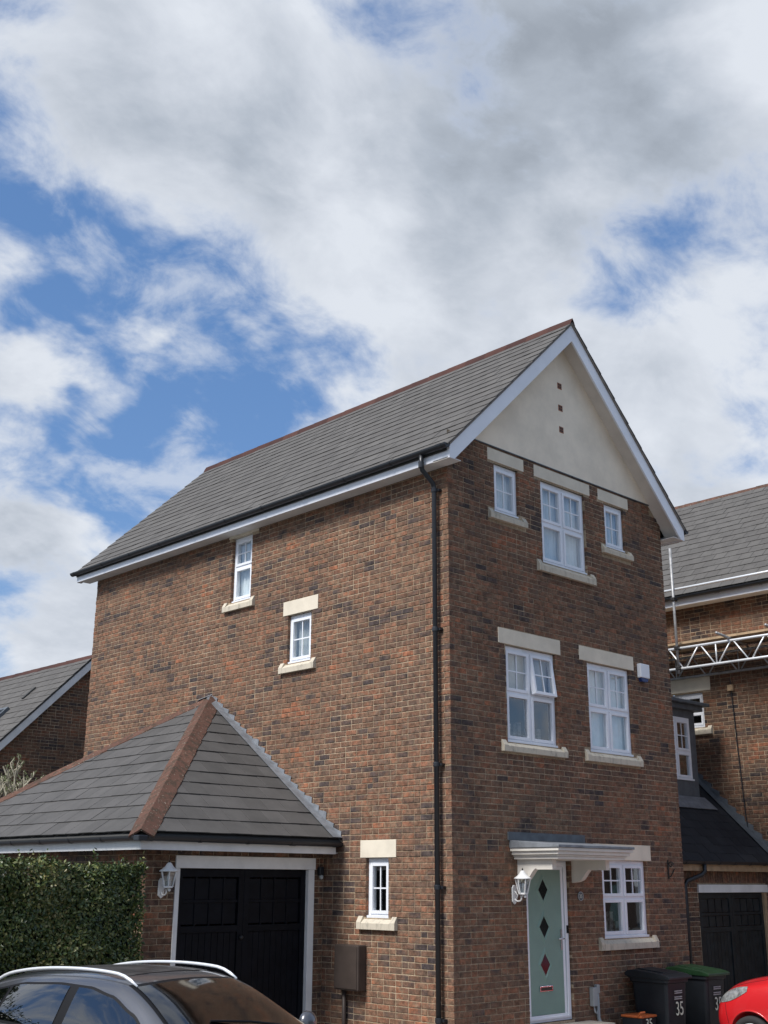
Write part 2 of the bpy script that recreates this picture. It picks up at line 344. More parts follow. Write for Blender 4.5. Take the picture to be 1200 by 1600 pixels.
# ------------------------------------------------------------------ walls of real bricks
class Frame:                                          # wall plane: u along the wall (seen from outside, to the right), w up, n outward
    def __init__(s, o, U, N): s.o = Vector(o); s.U = Vector(U); s.N = Vector(N); s.Z = Vector((0, 0, 1))
    def P(s, u, w, n=0.): return s.o + s.U * u + s.Z * w + s.N * n
    def mtx(s, u, w, n=0.):
        p = s.P(u, w, n); return Matrix(((s.U.x, s.N.x, 0, p.x), (s.U.y, s.N.y, 0, p.y), (s.U.z, s.N.z, 1, p.z), (0, 0, 0, 1)))
def cube_in(mb, F, u0, u1, w0, w1, n0, n1):
    vs = [F.P(u, w, n) for n in (n0, n1) for w in (w0, w1) for u in (u0, u1)]
    return mb.add(vs, [(0, 2, 3, 1), (4, 5, 7, 6), (0, 1, 5, 4), (2, 6, 7, 3), (0, 4, 6, 2), (1, 3, 7, 5)])
BR_F = [(0, 1, 2, 3), (4, 5, 1, 0), (5, 6, 2, 1), (6, 7, 3, 2), (7, 4, 0, 3), (8, 9, 5, 4), (9, 10, 6, 5), (10, 11, 7, 6), (11, 8, 4, 7)]
def brick_verts(L, H, jit=.0024, depth=.10):
    b = .0055; j = lambda: rng.uniform(-jit, jit)
    t = rng.uniform(-.002, .0025)
    v = [(b + j(), t + j() * .6, b + j()), (L - b + j(), t + j() * .6, b + j()), (L - b + j(), t + j() * .6, H - b + j()), (b + j(), t + j() * .6, H - b + j())]
    e = [(j(), -b, j()), (L + j(), -b, j()), (L + j(), -b, H + j()), (j(), -b, H + j())]
    return v + e + [(x, -depth, z) for x, y, z in e]
FULL = None
def full_meshes(material):
    out = []
    for i in range(6):
        mb = MB(); mb.add([(x, -y, z) for x, y, z in brick_verts(.215, .065)], [q[::-1] for q in BR_F]); me = mb.mesh('brick'); me.materials.append(M[material]); out.append(me)
    return out
COURSE = .075
def lay_bricks(F, u0, u1, w0, w1, cuts, shift=0., quoin=(None, None), keep=None, zbase=0.):
    """rows of stretchers; cuts are (u0,u1,w0,w1) rectangles left free; quoin: corner returns at the ends; keep(u,w) trims to an outline"""
    out = []
    k0 = math.floor((w0 - zbase) / COURSE + .01); k1 = math.ceil((w1 - zbase) / COURSE - .01)
    for k in range(k0, k1):
        a = zbase + k * COURSE + .005; h = .065
        odd = k % 2
        us = []; u = u0
        s0 = u0; s1 = u1
        if quoin[0] is not None:                       # this wall's first brick shows as a header on alternate rows
            if odd == quoin[0]: s0 = u0 + .1125
        if quoin[1] is not None:
            if odd == quoin[1]: s1 = u1 - .1125
        off = (.1125 if odd else 0.) + shift
        # perpends measured from the quoin corner so that stretchers start whole there
        if quoin[1] is not None:
            x = s1
            while x > s0 + .02:
                L = .215; y = max(s0, x - L)
                us.append((y, x)); x = y - .010
                if rng.random() < .13 and x - .1025 > s0: us.append((x - .1025, x)); x -= .1125
        else:
            x = s0 if quoin[0] is not None else u0 - off % .225
            while x < s1 - .02:
                y = min(s1, x + .215); us.append((max(x, s0), y)); x += .225
                if rng.random() < .13 and x + .1025 < s1: us.append((x, x + .1025)); x += .1125
        for (p, q) in us:
            if q - p < .02: continue
            segs = [(p, q)]
            for (c0, c1, d0, d1) in cuts:
                if d1 - a < .006 or a + h - d0 < .006: continue
                ns = []
                for (m, n) in segs:
                    if c1 <= m or c0 >= n: ns.append((m, n)); continue
                    if c0 - m > .02: ns.append((m, c0))
                    if n - c1 > .02: ns.append((c1, n))
                segs = ns
            for (m, n) in segs:
                if keep and not (keep(m, a + h) and keep(n, a + h)): continue
                out.append((m, n, a, h))
    return out
def mortar_sheet(F, u0, u1, w0, w1, holes, rec=.0065, outline=None, depth=.13):
    mb = MB(); us = sorted({u0, u1, *[x for h in holes for x in h[:2]]}); ws = sorted({w0, w1, *[x for h in holes for x in h[2:]]})
    for i in range(len(us) - 1):
        for j in range(len(ws) - 1):
            cu, cw = (us[i] + us[i + 1]) / 2, (ws[j] + ws[j + 1]) / 2
            if any(h[0] < cu < h[1] and h[2] < cw < h[3] for h in holes): continue
            mb.quad(F.P(us[i], ws[j], -rec), F.P(us[i + 1], ws[j], -rec), F.P(us[i + 1], ws[j + 1], -rec), F.P(us[i], ws[j + 1], -rec))
    for (a, b, c, d) in holes:
        e = .0035; a2, b2 = a - e, b + e
        for (p, q) in (((a2, c), (a2, d)), ((b2, d), (b2, c))):
            mb.quad(F.P(*p, -rec), F.P(*q, -rec), F.P(*q, -depth), F.P(*p, -depth))
    return mb
def emit_walls(parent_of, laid, material, singles=300, joined_parent=None, joined_name='brick_infill'):
    """laid: list of (Frame, parent, brick tuple). The ones that show largest become objects, the rest one mesh."""
    scored = []
    for (F, par, (m, n, a, h)) in laid:
        full = abs(n - m - .215) < .004
        c = F.P((m + n) / 2, a + h / 2)
        px, py, dep = seen(c)
        sc = 0
        if full and singles and 0 < px < 1200 and 0 < py < 1596 and dep > 0 and not covered(px, py):
            v = (CAM - c); sc = abs(v.normalized().dot(F.N)) / dep ** 2
        scored.append(sc)
    order = sorted(range(len(laid)), key=lambda i: -scored[i])
    chosen = {i for i in order[:singles] if scored[i] > 0}
    meshes = full_meshes(material) if chosen else []
    joined = {}
    for i, (F, par, (m, n, a, h)) in enumerate(laid):
        if i in chosen:
            o = link('brick', rng.choice(meshes), None, par)
            mt = F.mtx(m, a, rng.uniform(-.001, .0015)); o.location = mt.to_translation(); o.rotation_euler = (0, 0, math.atan2(F.U.y, F.U.x))
        else:
            mb = joined.setdefault(par.name, (MB(), par))[0]
            mt = F.mtx(m, a); mb.add([mt @ Vector(p) for p in brick_verts(n - m, h)], BR_F)
    for mb, par in joined.values():
        stuff(mb.build(joined_name, material, par, fix=False))
COVERED = []                                           # picture boxes where nearer things hide the brickwork
def covered(px, py): return any(a < px < b and c < py < d for a, b, c, d in COVERED)

# ------------------------------------------------------------------ windows
def rect_frame(mb, F, u0, u1, w0, w1, t, n0, n1, tb=None, tt=None):
    tb = t if tb is None else tb; tt = t if tt is None else tt
    cube_in(mb, F, u0, u0 + t, w0, w1, n0, n1); cube_in(mb, F, u1 - t, u1, w0, w1, n0, n1)
    cube_in(mb, F, u0 + t, u1 - t, w0, w0 + tb, n0, n1 - .001); cube_in(mb, F, u0 + t, u1 - t, w1 - tt, w1, n0, n1 - .001)
def make_window(F, u0, u1, w0, w1, house, layout, back='curtain', tilt=None, d=.05, mid=.5, bars=True, room=True):
    """layout 'pair': two lights, each a barred sash over a plain one; 'four': one 2x2 barred light; 'tall': barred over plain"""
    mb = MB(); fr = .045
    n0, n1 = -d - .065, -d
    rect_frame(mb, F, u0, u1, w0, w1, fr, n0, n1, .05, .06)
    cube_in(mb, F, u0 - .004, u1 + .004, w0 - .001, w0 + .03, n1, n1 + .035)       # projecting cill
    cube_in(mb, F, (u0 + u1) / 2 - .13, (u0 + u1) / 2 + .13, w1 - .040, w1 - .026, n1, n1 + .006)   # trickle vent
    cols = [(u0 + fr, u1 - fr)]
    if layout == 'pair':
        c = (u0 + u1) / 2; cube_in(mb, F, c - .022, c + .022, w0 + .05, w1 - .06, n0, n1 - .002)
        cols = [(u0 + fr, c - .022), (c + .022, u1 - fr)]
    win = mb.build('window', 'white', house, bevel=.003)
    lights = []
    for ci, (a, b) in enumerate(cols):
        lo, hi = w0 + .05, w1 - .06
        if layout == 'four': lights.append((a, b, lo, hi, True, ci, 1))
        else:
            s = lo + (hi - lo) * mid
            t = MB(); cube_in(t, F, a, b, s - .02, s + .02, n0, n1 - .003); t.build('transom', 'white', win, bevel=.002)
            lights.append((a, b, lo, s - .02, False, ci, 0)); lights.append((a, b, s + .02, hi, True, ci, 1))
    for (a, b, lo, hi, barred, ci, top) in lights:
        st = .042; sash = MB(); rect_frame(sash, F, a, b, lo, hi, st, n0 + .006, n1 + .014)
        g = MB(); gl = (F.P(a + st - .005, lo + st - .005, n1 - .02), F.P(b - st + .005, lo + st - .005, n1 - .02), F.P(b - st + .005, hi - st + .005, n1 - .02), F.P(a + st - .005, hi - st + .005, n1 - .02))
        g.quad(*gl)
        bb = MB()
        if barred and bars:
            cu, cw = (a + b) / 2, (lo + hi) / 2
            cube_in(bb, F, cu - .009, cu + .009, lo + st, hi - st, n1 - .016, n1 - .008); cube_in(bb, F, a + st, cu - .009, cw - .009, cw + .009, n1 - .016, n1 - .009); cube_in(bb, F, cu + .009, b - st, cw - .009, cw + .009, n1 - .016, n1 - .009)
        parts = [sash.build('sash', 'white', win, bevel=.003), g.build('pane', 'glass', win)]
        if bb.v: parts.append(bb.build('glazing_bar', 'white', win))
        if tilt and tilt[0] == ci and top:
            piv = F.P((a + b) / 2, hi, n1); rot = Matrix.Translation(piv) @ Matrix.Rotation(tilt[1], 4, F.U) @ Matrix.Translation(-piv)
            for o in parts: o.data.transform(rot)
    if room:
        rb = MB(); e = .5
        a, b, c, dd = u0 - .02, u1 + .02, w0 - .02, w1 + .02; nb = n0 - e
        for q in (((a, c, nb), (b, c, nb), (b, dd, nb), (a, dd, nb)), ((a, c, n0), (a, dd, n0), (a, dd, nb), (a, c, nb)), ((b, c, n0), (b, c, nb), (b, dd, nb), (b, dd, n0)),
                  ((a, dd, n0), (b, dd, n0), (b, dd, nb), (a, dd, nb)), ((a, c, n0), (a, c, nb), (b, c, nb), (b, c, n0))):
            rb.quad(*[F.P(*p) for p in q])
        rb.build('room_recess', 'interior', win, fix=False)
    if back:
        def curtain(a, b, lo, hi, m, amp=.018, fold=.085, n=n0 - .045):
            cb = MB(); N = max(8, int((b - a) / .012)); ph = rng.uniform(0, 6)
            pts = [(a + (b - a) * i / N, n + amp * math.sin(ph + 6.283 * (a + (b - a) * i / N) / fold + .6 * math.sin(i * .31))) for i in range(N + 1)]
            for (x, y), (x2, y2) in zip(pts, pts[1:]): cb.quad(F.P(x, lo, y), F.P(x2, lo, y2), F.P(x2, hi, y2), F.P(x, hi, y))
            o = cb.build('curtain', m, win, fix=False, smooth=True)
        W = u1 - u0; H = w1 - w0
        if back == 'curtain': curtain(u0 + .02, u1 - .02, w0 + .03, w1 - .03, 'curtain')
        elif back == 'dim': curtain(u0 + .02, u1 - .02, w0 + .03, w1 - .03, 'curtain_dim')
        elif back == 'study':
            curtain(u0 + .02, u1 - .02, w0 + H * .52, w1 - .03, 'curtain_dim', .004, .3)
            for i in range(9):
                x = u0 + .12 + i * (W - .24) / 8; hh = rng.uniform(.10, .30); ob = MB(); cube_in(ob, F, x - .035, x + .035, w0 + .04, w0 + .04 + hh, n0 - .22, n0 - .14); ob.build('ornament', 'oddment', win)
        elif back == 'lounge':
            for i in range(7):
                x = u0 + .14 + i * (W - .28) / 6; hh = rng.uniform(.08, .32); ob = MB(); cube_in(ob, F, x - .04, x + .04, w0 + .03, w0 + .03 + hh, n0 - .24, n0 - .16); ob.build('ornament', 'oddment', win)
            fl = MB(); p = F.P(u0 + W * .62, w0 + .22, n0 - .08)
            for i in range(10): fl.lathe([(.001, 0), (.02, .012), (.001, .03)], p + Vector((rng.uniform(-.05, .05), rng.uniform(-.03, .03), rng.uniform(-.06, .05))), 6)
            fl.build('flower', 'yellow', win, smooth=True)
            ps = MB(); ps.tube([F.P(u0 + W * .62, w0 + .02, n0 - .08), F.P(u0 + W * .62, w0 + .2, n0 - .08)], [.03, .008], 8); ps.build('vase', 'oddment', win, smooth=True)
        elif back == 'blind_low':
            curtain(u0 + .02, u1 - .02, w0 + .03, w1 - .03, 'curtain', .005, .12)
    return win
def stone_sill(F, u0, u1, w0, w1, house):
    """stooled sill: sloping top between raised end blocks"""
    mb = MB(); e = .085; pr = .055
    prof = [(-.10, w0), (pr, w0), (pr, w0 + (w1 - w0) * .55), (-.02, w1 - .004), (-.10, w1 - .002)]
    mb.prism([F.P(u0 + e, w, n) for n, w in prof], F.U * (u1 - u0 - 2 * e))
    for a in (u0, u1 - e):
        pe = [(-.10, w0), (pr + .002, w0), (pr + .002, w0 + (w1 - w0) * .62), (.012, w1 + .02), (-.10, w1 + .02)]
        mb.prism([F.P(a, w, n) for n, w in pe], F.U * e)
    return mb.build('window_sill', 'sill', house, bevel=.004)
def stone_lintel(F, u0, u1, w0, w1, house, m='stone'):
    mb = MB(); cube_in(mb, F, u0, u1, w0, w1, -.115, .006); return mb.build('lintel', m, house, bevel=.004)

# ------------------------------------------------------------------ roof tiles
def clip_poly(poly, a, b):                              # keep the left side of a->b
    out = []
    for i, p in enumerate(poly):
        q = poly[(i + 1) % len(poly)]
        sp = (b[0] - a[0]) * (p[1] - a[1]) - (b[1] - a[1]) * (p[0] - a[0]); sq = (b[0] - a[0]) * (q[1] - a[1]) - (b[1] - a[1]) * (q[0] - a[0])
        if sp >= 0: out.append(p)
        if (sp >= 0) != (sq >= 0):
            t = sp / (sp - sq); out.append((p[0] + (q[0] - p[0]) * t, p[1] + (q[1] - p[1]) * t))
    return out
def tile_roof(o, Sd, Td, outline, gauge, width, roof, material, singles=300, th=.014, joined_name='roof_tile_infill', name='roof_tile', rise=.017):
    """o: eaves origin; Sd along the eaves, Td up the slope (unit); outline: convex polygon in (s,t), counter-clockwise"""
    o = Vector(o); Sd = Vector(Sd).normalized(); Td = Vector(Td).normalized(); N = Sd.cross(Td).normalized()
    if N.z < 0: N = -N
    s0 = min(p[0] for p in outline); s1 = max(p[0] for p in outline); t1 = max(p[1] for p in outline); t0 = min(p[1] for p in outline)
    pieces = []; row = 0; t = t0
    while t < t1 - .02:
        x = s0 - (width / 2 if row % 2 else 0)
        while x < s1:
            poly = [(x + .003, t), (x + width - .003, t), (x + width - .003, t + gauge + .05), (x + .003, t + gauge + .05)]
            for a, b in zip(outline, outline[1:] + outline[:1]):
                poly = clip_poly(poly, a, b)
                if len(poly) < 3: break
            if len(poly) >= 3:
                ar = abs(sum(poly[i][0] * poly[(i + 1) % len(poly)][1] - poly[(i + 1) % len(poly)][0] * poly[i][1] for i in range(len(poly)))) / 2
                if ar > .0015: pieces.append((poly, t, ar))
            x += width
        t += gauge; row += 1
    sc = []
    for poly, t, ar in pieces:
        c = o + Sd * (sum(p[0] for p in poly) / len(poly)) + Td * (t + gauge / 2)
        px, py, dep = seen(c); sc.append(ar * abs((CAM - c).normalized().dot(N)) / dep ** 2 if -20 < px < 1220 and (CAM - c).dot(N) > 0 else 0)
    ch = {i for i in sorted(range(len(pieces)), key=lambda i: -sc[i])[:singles] if sc[i] > 0}
    J = MB()
    for i, (poly, t, ar) in enumerate(pieces):
        top = []; bot = []; dz = rng.uniform(-.002, .003); sk = rng.uniform(-.0015, .0015)
        for (s, tt) in poly:
            k = (tt - t) / (gauge + .05)
            nn = rise * (1 - k) + .004 * k + dz + sk * ((s - poly[0][0]) / width)
            drop = rng.uniform(-.003, .003) if tt == t else 0
            top.append(o + Sd * s + Td * (tt + drop) + N * (nn + th * .5)); bot.append(o + Sd * s + Td * (tt + drop) + N * (nn - th * .5))
        n = len(poly); fs = [tuple(range(n)), tuple(range(n, 2 * n))[::-1]] + [(k, n + k, n + (k + 1) % n, (k + 1) % n) for k in range(n)]
        if i in ch:
            c = top[0]; mb = MB(); mb.add([p - c for p in top + bot], fs); link(name, mb.mesh(name), material, roof, c)
        else: J.add(top + bot, fs)
    if J.v: stuff(J.build(joined_name, material, roof, fix=False))
    return N
def ridge_run(a, b, n, legs, roof, material, name='ridge_tile', w=.13, th=.02, round_=False, lift=.0):
    """V or half-round capping pieces from a to b; legs: two unit directions down each slope"""
    a = Vector(a); b = Vector(b); d = (b - a) / n; l1, l2 = Vector(legs[0]), Vector(legs[1])
    up = -(l1 + l2).normalized()
    for i in range(n):
        p = a + d * i + up * (lift + rng.uniform(-.003, .004)); q = a + d * (i + 1) + d.normalized() * .02 + up * (lift + rng.uniform(-.003, .004))
        if round_: sec = [l1 * w, l1 * w * .55 + up * .035, up * .055, l2 * w * .55 + up * .035, l2 * w]
        else: sec = [l1 * w + up * .012, up * .035, l2 * w + up * .012]
        nn = up * -th; k = len(sec); vs = []
        for base, e in ((p, 1.), (q, 1.07)):
            vs += [base + s * e for s in sec] + [base + s * e + nn for s in sec]
        fs = []
        for j in range(k - 1): fs += [(j, j + 1, 2 * k + j + 1, 2 * k + j), (k + j, 3 * k + j, 3 * k + j + 1, k + j + 1), (j, k + j, k + j + 1, j + 1), (2 * k + j, 2 * k + j + 1, 3 * k + j + 1, 3 * k + j)]
        fs += [(0, 2 * k, 3 * k, k), (k - 1, 2 * k - 1, 4 * k - 1, 3 * k - 1)]
        mb = MB(); mb.add(vs, fs); mb.build(name, material, roof)
def gutter(a, b, r, house, ends=True, step=.95, side=None):
    a = Vector(a); b = Vector(b); d = (b - a).normalized(); out = Vector(side).normalized()
    sec = []
    for i in range(9):
        t = math.pi * i / 8; sec.append(out * math.cos(t) * r - Vector((0, 0, 1)) * math.sin(t) * r)
    inner = [p * .9 for p in reversed(sec)]; ring = sec + inner; n = len(ring); mb = MB()
    mb.add([a + p for p in ring] + [b + p for p in ring], [(i, (i + 1) % n, n + (i + 1) % n, n + i) for i in range(n)])
    for e in (a, b): mb.add([e + p for p in sec], [tuple(range(9))])
    g = mb.build('gutter', 'black', house, smooth=False)
    L = (b - a).length; k = max(2, int(L / step)); 
    for i in range(k + 1):
        c = a + d * (.12 + (L - .24) * i / k); wd = .045 if i % 3 == 0 else .02
        br = MB(); s2 = [p * 1.1 for p in sec]; s3 = [p * 1.0 for p in reversed(sec)]; rr = s2 + s3; m = len(rr)
        br.add([c - d * wd + p for p in rr] + [c + d * wd + p for p in rr], [(j, (j + 1) % m, m + (j + 1) % m, m + j) for j in range(m)] + [tuple(range(m)), tuple(range(m, 2 * m))])
        br.box(-.012, .012, -.0, r * .6, -r * .9, -r * .3, Matrix(((d.x, -out.x, 0, (c - out * r * .9).x), (d.y, -out.y, 0, (c - out * r * .9).y), (0, 0, 1, c.z), (0, 0, 0, 1))))
        br.build('gutter_bracket', 'black', g)
    return g

# ================================================================== THE HOUSE
HW, HL = 5.242, 9.23
house = thing('brick_house', 'tall three storey brick house with white gable end and green front door', 'house', (0, 0, GZ))
FF = Frame((0, 0, 0), (1, 0, 0), (0, -1, 0))           # front wall, u = x
FS = Frame((0, 0, 0), (0, -1, 0), (-1, 0, 0))          # side wall, u = -y
RZ, RM = 10.30, .972                                   # ridge height, slope of the roof top
def roof_z(x): return RZ - RM * abs(x - HW / 2)
# name: (u0,u1,w0,w1)
FW = {'W1': (.985, 1.53, 6.85, 7.585), 'W2': (2.05, 3.145, 6.30, 7.585), 'W3': (3.66, 4.195, 6.86, 7.585), 'W4': (1.14, 2.25, 3.61, 4.94), 'W5': (3.005, 4.10, 3.62, 4.94), 'W6': (3.125, 4.23, 1.045, 2.10)}
FLT = {'W1': (.845, 1.655, 7.605, 7.79), 'W2': (1.90, 3.28, 7.605, 7.79), 'W3': (3.50, 4.32, 7.605, 7.79), 'W4': (.985, 2.365, 4.95, 5.165), 'W5': (2.82, 4.21, 4.95, 5.165), 'W6': (2.95, 4.36, 2.105, 2.325)}
FSL = {'W1': (.84, 1.66, 6.72, 6.85), 'W2': (1.90, 3.28, 6.145, 6.30), 'W3': (3.53, 4.33, 6.735, 6.86), 'W4': (1.0, 2.39, 3.475, 3.61), 'W5': (2.85, 4.25, 3.475, 3.62), 'W6': (2.97, 4.37, .895, 1.045)}
DOOR = (1.43, 2.36, .06, 2.075)
SW = {'WA': (-4.90, -4.37, 6.14, 7.24), 'WB': (-3.39, -2.835, 4.945, 5.69), 'WC': (-1.58, -1.145, 1.34, 2.095)}
SLT = {'WA': (-5.0, -4.2, 7.245, 7.30), 'WB': (-3.50, -2.68, 5.70, 5.92), 'WC': (-1.685, -.998, 2.10, 2.325)}
SSL = {'WA': (-5.05, -4.24, 5.995, 6.14), 'WB': (-3.52, -2.70, 4.80, 4.945), 'WC': (-1.70, -.975, 1.195, 1.34)}
fw = mortar_sheet(FF, 0.0065, HW - .0065, GZ - .1, 7.835, list(FW.values()) + [DOOR])
# brick triangle shoulders beside the rendered gable stop under the verge
fwall = fw.build('front_wall', 'mortar', house, fix=False)
swall = mortar_sheet(FS, -HL + .0065, -.0065, GZ - .1, 7.30, list(SW.values())).build('side_wall', 'mortar', house, fix=False)
bw = MB(); bw.quad((HW - .006, 0.007, GZ - .1), (HW - .006, HL, GZ - .1), (HW - .006, HL, 7.5), (HW - .006, 0.007, 7.5))
bw.add([(0.007, HL - .006, GZ - .1), (HW, HL - .006, GZ - .1), (HW, HL - .006, 7.4), (HW / 2, HL - .006, RZ - .2), (0.007, HL - .006, 7.4)], [(0, 1, 2, 3, 4)])
bw.build('rear_wall', 'mortar', house, fix=False)
keepF = lambda u, w: w < roof_z(u) - .16
COVERED = [(796, 1040, 1300, 1372), (820, 895, 1330, 1600), (980, 1080, 1505, 1600), (1060, 1200, 1500, 1600), (925, 950, 1540, 1600), (515, 565, 1470, 1600), (0, 505, 1330, 1600), (795, 830, 1365, 1418)]
laid = []
fc = list(FW.values()) + [DOOR] + list(FSL.values()) + [(a + .004, b - .004, c, d) for a, b, c, d in FLT.values()]
laid += [(FF, fwall, b) for b in lay_bricks(FF, 0, HW, GZ, 7.83, fc, quoin=(1, None), keep=keepF)]
sc_ = list(SW.values()) + list(SSL.values()) + list(SLT.values())
laid += [(FS, swall, b) for b in lay_bricks(FS, -HL, 0, GZ, 7.29, sc_, quoin=(None, 0))]
emit_walls(None, laid, 'brick', 300)
wins = {}
wins['W1'] = make_window(FF, *FW['W1'], house, 'four', 'curtain')
wins['W2'] = make_window(FF, *FW['W2'], house, 'pair', 'curtain', mid=.50)
wins['W3'] = make_window(FF, *FW['W3'], house, 'four', 'curtain')
wins['W4'] = make_window(FF, *FW['W4'], house, 'pair', 'study', tilt=(1, R(-8)), mid=.52)
wins['W5'] = make_window(FF, *FW['W5'], house, 'pair', 'blind_low', mid=.50)
wins['W6'] = make_window(FF, *FW['W6'], house, 'pair', 'lounge', mid=.52)
make_window(FS, *SW['WA'], house, 'tall', 'curtain', d=.06, mid=.55)
make_window(FS, *SW['WB'], house, 'four', 'dim', d=.06)
make_window(FS, *SW['WC'], house, 'four', None, d=.06)
for k in FW:
    stone_lintel(FF, *FLT[k], house); stone_sill(FF, *FSL[k], house)
for k in SW:
    stone_lintel(FS, *SLT[k], house); stone_sill(FS, *SSL[k], house)

# rendered gable with vents
FY0 = -.289
gm = MB(); zb = 7.832; ins = (RZ - .12 - zb) / RM
gm.prism([(HW / 2 - ins, 0, zb), (HW / 2 + ins, 0, zb), (HW / 2, 0, RZ - .12)], (0, .1, 0))
gr = gm.build('gable_render', 'render', house); gr.location.y = -.012
bead = MB().box(HW / 2 - ins, HW / 2 + ins, -.02, .02, zb - .012, zb).build('render_bead', 'lead_dark', house)
for z in (9.282, 8.906, 8.54):
    v = MB(); v.box(2.612 - .052, 2.612 + .052, -.017, .03, z - .05, z + .05); vo = v.build('air_vent', 'terracotta', house)
    hh = MB()
    for i in range(2):
        for j in range(2): hh.box(2.612 - .038 + i * .042, 2.612 - .038 + i * .042 + .032, -.0195, -.005, z - .036 + j * .042, z - .036 + j * .042 + .030)
    hh.build('vent_slot', 'interior', vo)
# roof
OV = .30                                               # eaves overhang in x
ROOFY0, ROOFY1 = FY0 - .035, HL + .36
rf = MB()
for sx in (-1, 1):
    xe = HW / 2 + sx * (HW / 2 + OV - .02)
    rf.add([(HW / 2, FY0 + .045, RZ - .02), (HW / 2, ROOFY1 - .03, RZ - .02), (xe, ROOFY1 - .03, roof_z(xe) - .02), (xe, FY0 + .045, roof_z(xe) - .02),
            (HW / 2, FY0 + .045, RZ - .13), (HW / 2, ROOFY1 - .03, RZ - .13), (xe, ROOFY1 - .03, roof_z(xe) - .11), (xe, FY0 + .045, roof_z(xe) - .11)],
           [(0, 1, 2, 3), (4, 7, 6, 5), (3, 2, 6, 7), (0, 3, 7, 4), (1, 5, 6, 2)])
roof = rf.build('roof', 'under', house, fix=False)
xe = -OV - .02
sl = math.hypot(HW / 2 + OV + .02, RM * (HW / 2 + OV + .02)); Tl = Vector((1, 0, RM)).normalized()
GA = sl / 17
tile_roof((xe, ROOFY1, roof_z(xe) - .018), (0, -1, 0), Tl, [(0, 0), (ROOFY1 - ROOFY0, 0), (ROOFY1 - ROOFY0, sl), (0, sl)], GA, .30, roof, 'tile', 300)
Tr = Vector((-1, 0, RM)).normalized()
tile_roof((HW - xe, ROOFY0, roof_z(xe) - .018), (0, 1, 0), Tr, [(0, 0), (ROOFY1 - ROOFY0, 0), (ROOFY1 - ROOFY0, sl), (0, sl)], GA, .30, roof, 'tile', 0)
ridge_run((HW / 2, ROOFY0, RZ + .012), (HW / 2, ROOFY1 - .02, RZ + .012), 22, (-Tl, -Tr), roof, 'ridge', w=.085, round_=True)
# undercloak strips, bargeboards, soffits, fascias, gutters
for sx, nm in ((-1, 'l'), (1, 'r')):
    xo = HW / 2 + sx * (HW / 2 + .265); T = Vector((-sx, 0, RM)).normalized(); Nn = Vector((sx * RM, 0, 1)).normalized()
    pk = Vector((HW / 2, 0, RZ)); ee = Vector((xo, 0, roof_z(xo)))
    def strip(y0, y1, d0, d1, name, m, tip=True):
        a0 = Vector((HW / 2, 0, RZ - d0 * math.hypot(1, RM))); a1 = Vector((HW / 2, 0, RZ - d1 * math.hypot(1, RM)))
        b0 = ee - Nn * d0; b1 = ee - Nn * d1
        b0 = Vector((xo, 0, roof_z(xo) - d0 * math.hypot(1, RM))); b1z = roof_z(xo) - d1 * math.hypot(1, RM)
        zt = 7.268
        poly = [a0, b0]
        if tip and b1z < zt + .02:
            xi = HW / 2 + sx * (RZ - d1 * math.hypot(1, RM) - zt) / RM
            poly += [Vector((xo, 0, zt)), Vector((xi, 0, zt))]
        else: poly += [Vector((xo, 0, b1z))]
        poly += [a1]
        mb = MB(); mb.prism([p + Vector((0, y0, 0)) for p in poly], (0, y1 - y0, 0)); return mb.build(name, m, house)
    strip(FY0, FY0 + .03, .032, .232, 'bargeboard', 'white')
    strip(FY0 - .024, FY0 + .044, .0, .031, 'undercloak', 'undercloak', False)
    strip(FY0 + .031, 0.02, .150, .165, 'verge_soffit', 'cream_paint', False)
    strip(HL + .29, HL + .32, .032, .232, 'bargeboard', 'white')
    strip(HL + .27, HL + .335, .008, .030, 'undercloak', 'undercloak', False)
    # eaves
    x0, x1 = sorted((HW / 2 + sx * (HW / 2 + .265), HW / 2 + sx * (HW / 2 + .243)))
    fa = MB().box(x0, x1, FY0 + .031, HL + .289, 7.272, 7.47).build('fascia', 'white', house)
    x0, x1 = sorted((HW / 2 + sx * (HW / 2 + .242), HW / 2 + sx * (HW / 2 - .0)))
    MB().box(x0, x1, FY0 + .032, HL + .28, 7.286, 7.296).build('soffit', 'white_paint', house)
    gx = HW / 2 + sx * (HW / 2 + .265 + .062)
    gutter((gx, FY0 - .02, 7.452), (gx, HL + .40, 7.445), .058, house, side=(sx, 0, 0))
# downpipe from the near end of the side gutter
py_ = .185; gx = -.265 - .062
pp = [(gx, py_, 7.42), (gx, py_, 7.25), (gx + .02, py_, 7.19), (-.10, py_, 7.05), (-.075, py_, 6.98), (-.075, py_, GZ + .02)]
dp = MB().tube(pp, .034, 12).build('downpipe', 'black', house, smooth=True)
for z in (6.95, 5.0, 3.234, 1.731, .2):
    c = MB(); c.lathe([(.041, -.03), (.043, -.02), (.043, .02), (.041, .03)], (-.075, py_, z), 12); c.box(-.06, -.0, py_ - .075, py_ - .03, z - .015, z + .015); c.build('pipe_clip', 'black', dp)
for z in (7.26,): MB().lathe([(.042, -.04), (.042, .04)], (gx, py_, z), 12).build('pipe_socket', 'black', dp)

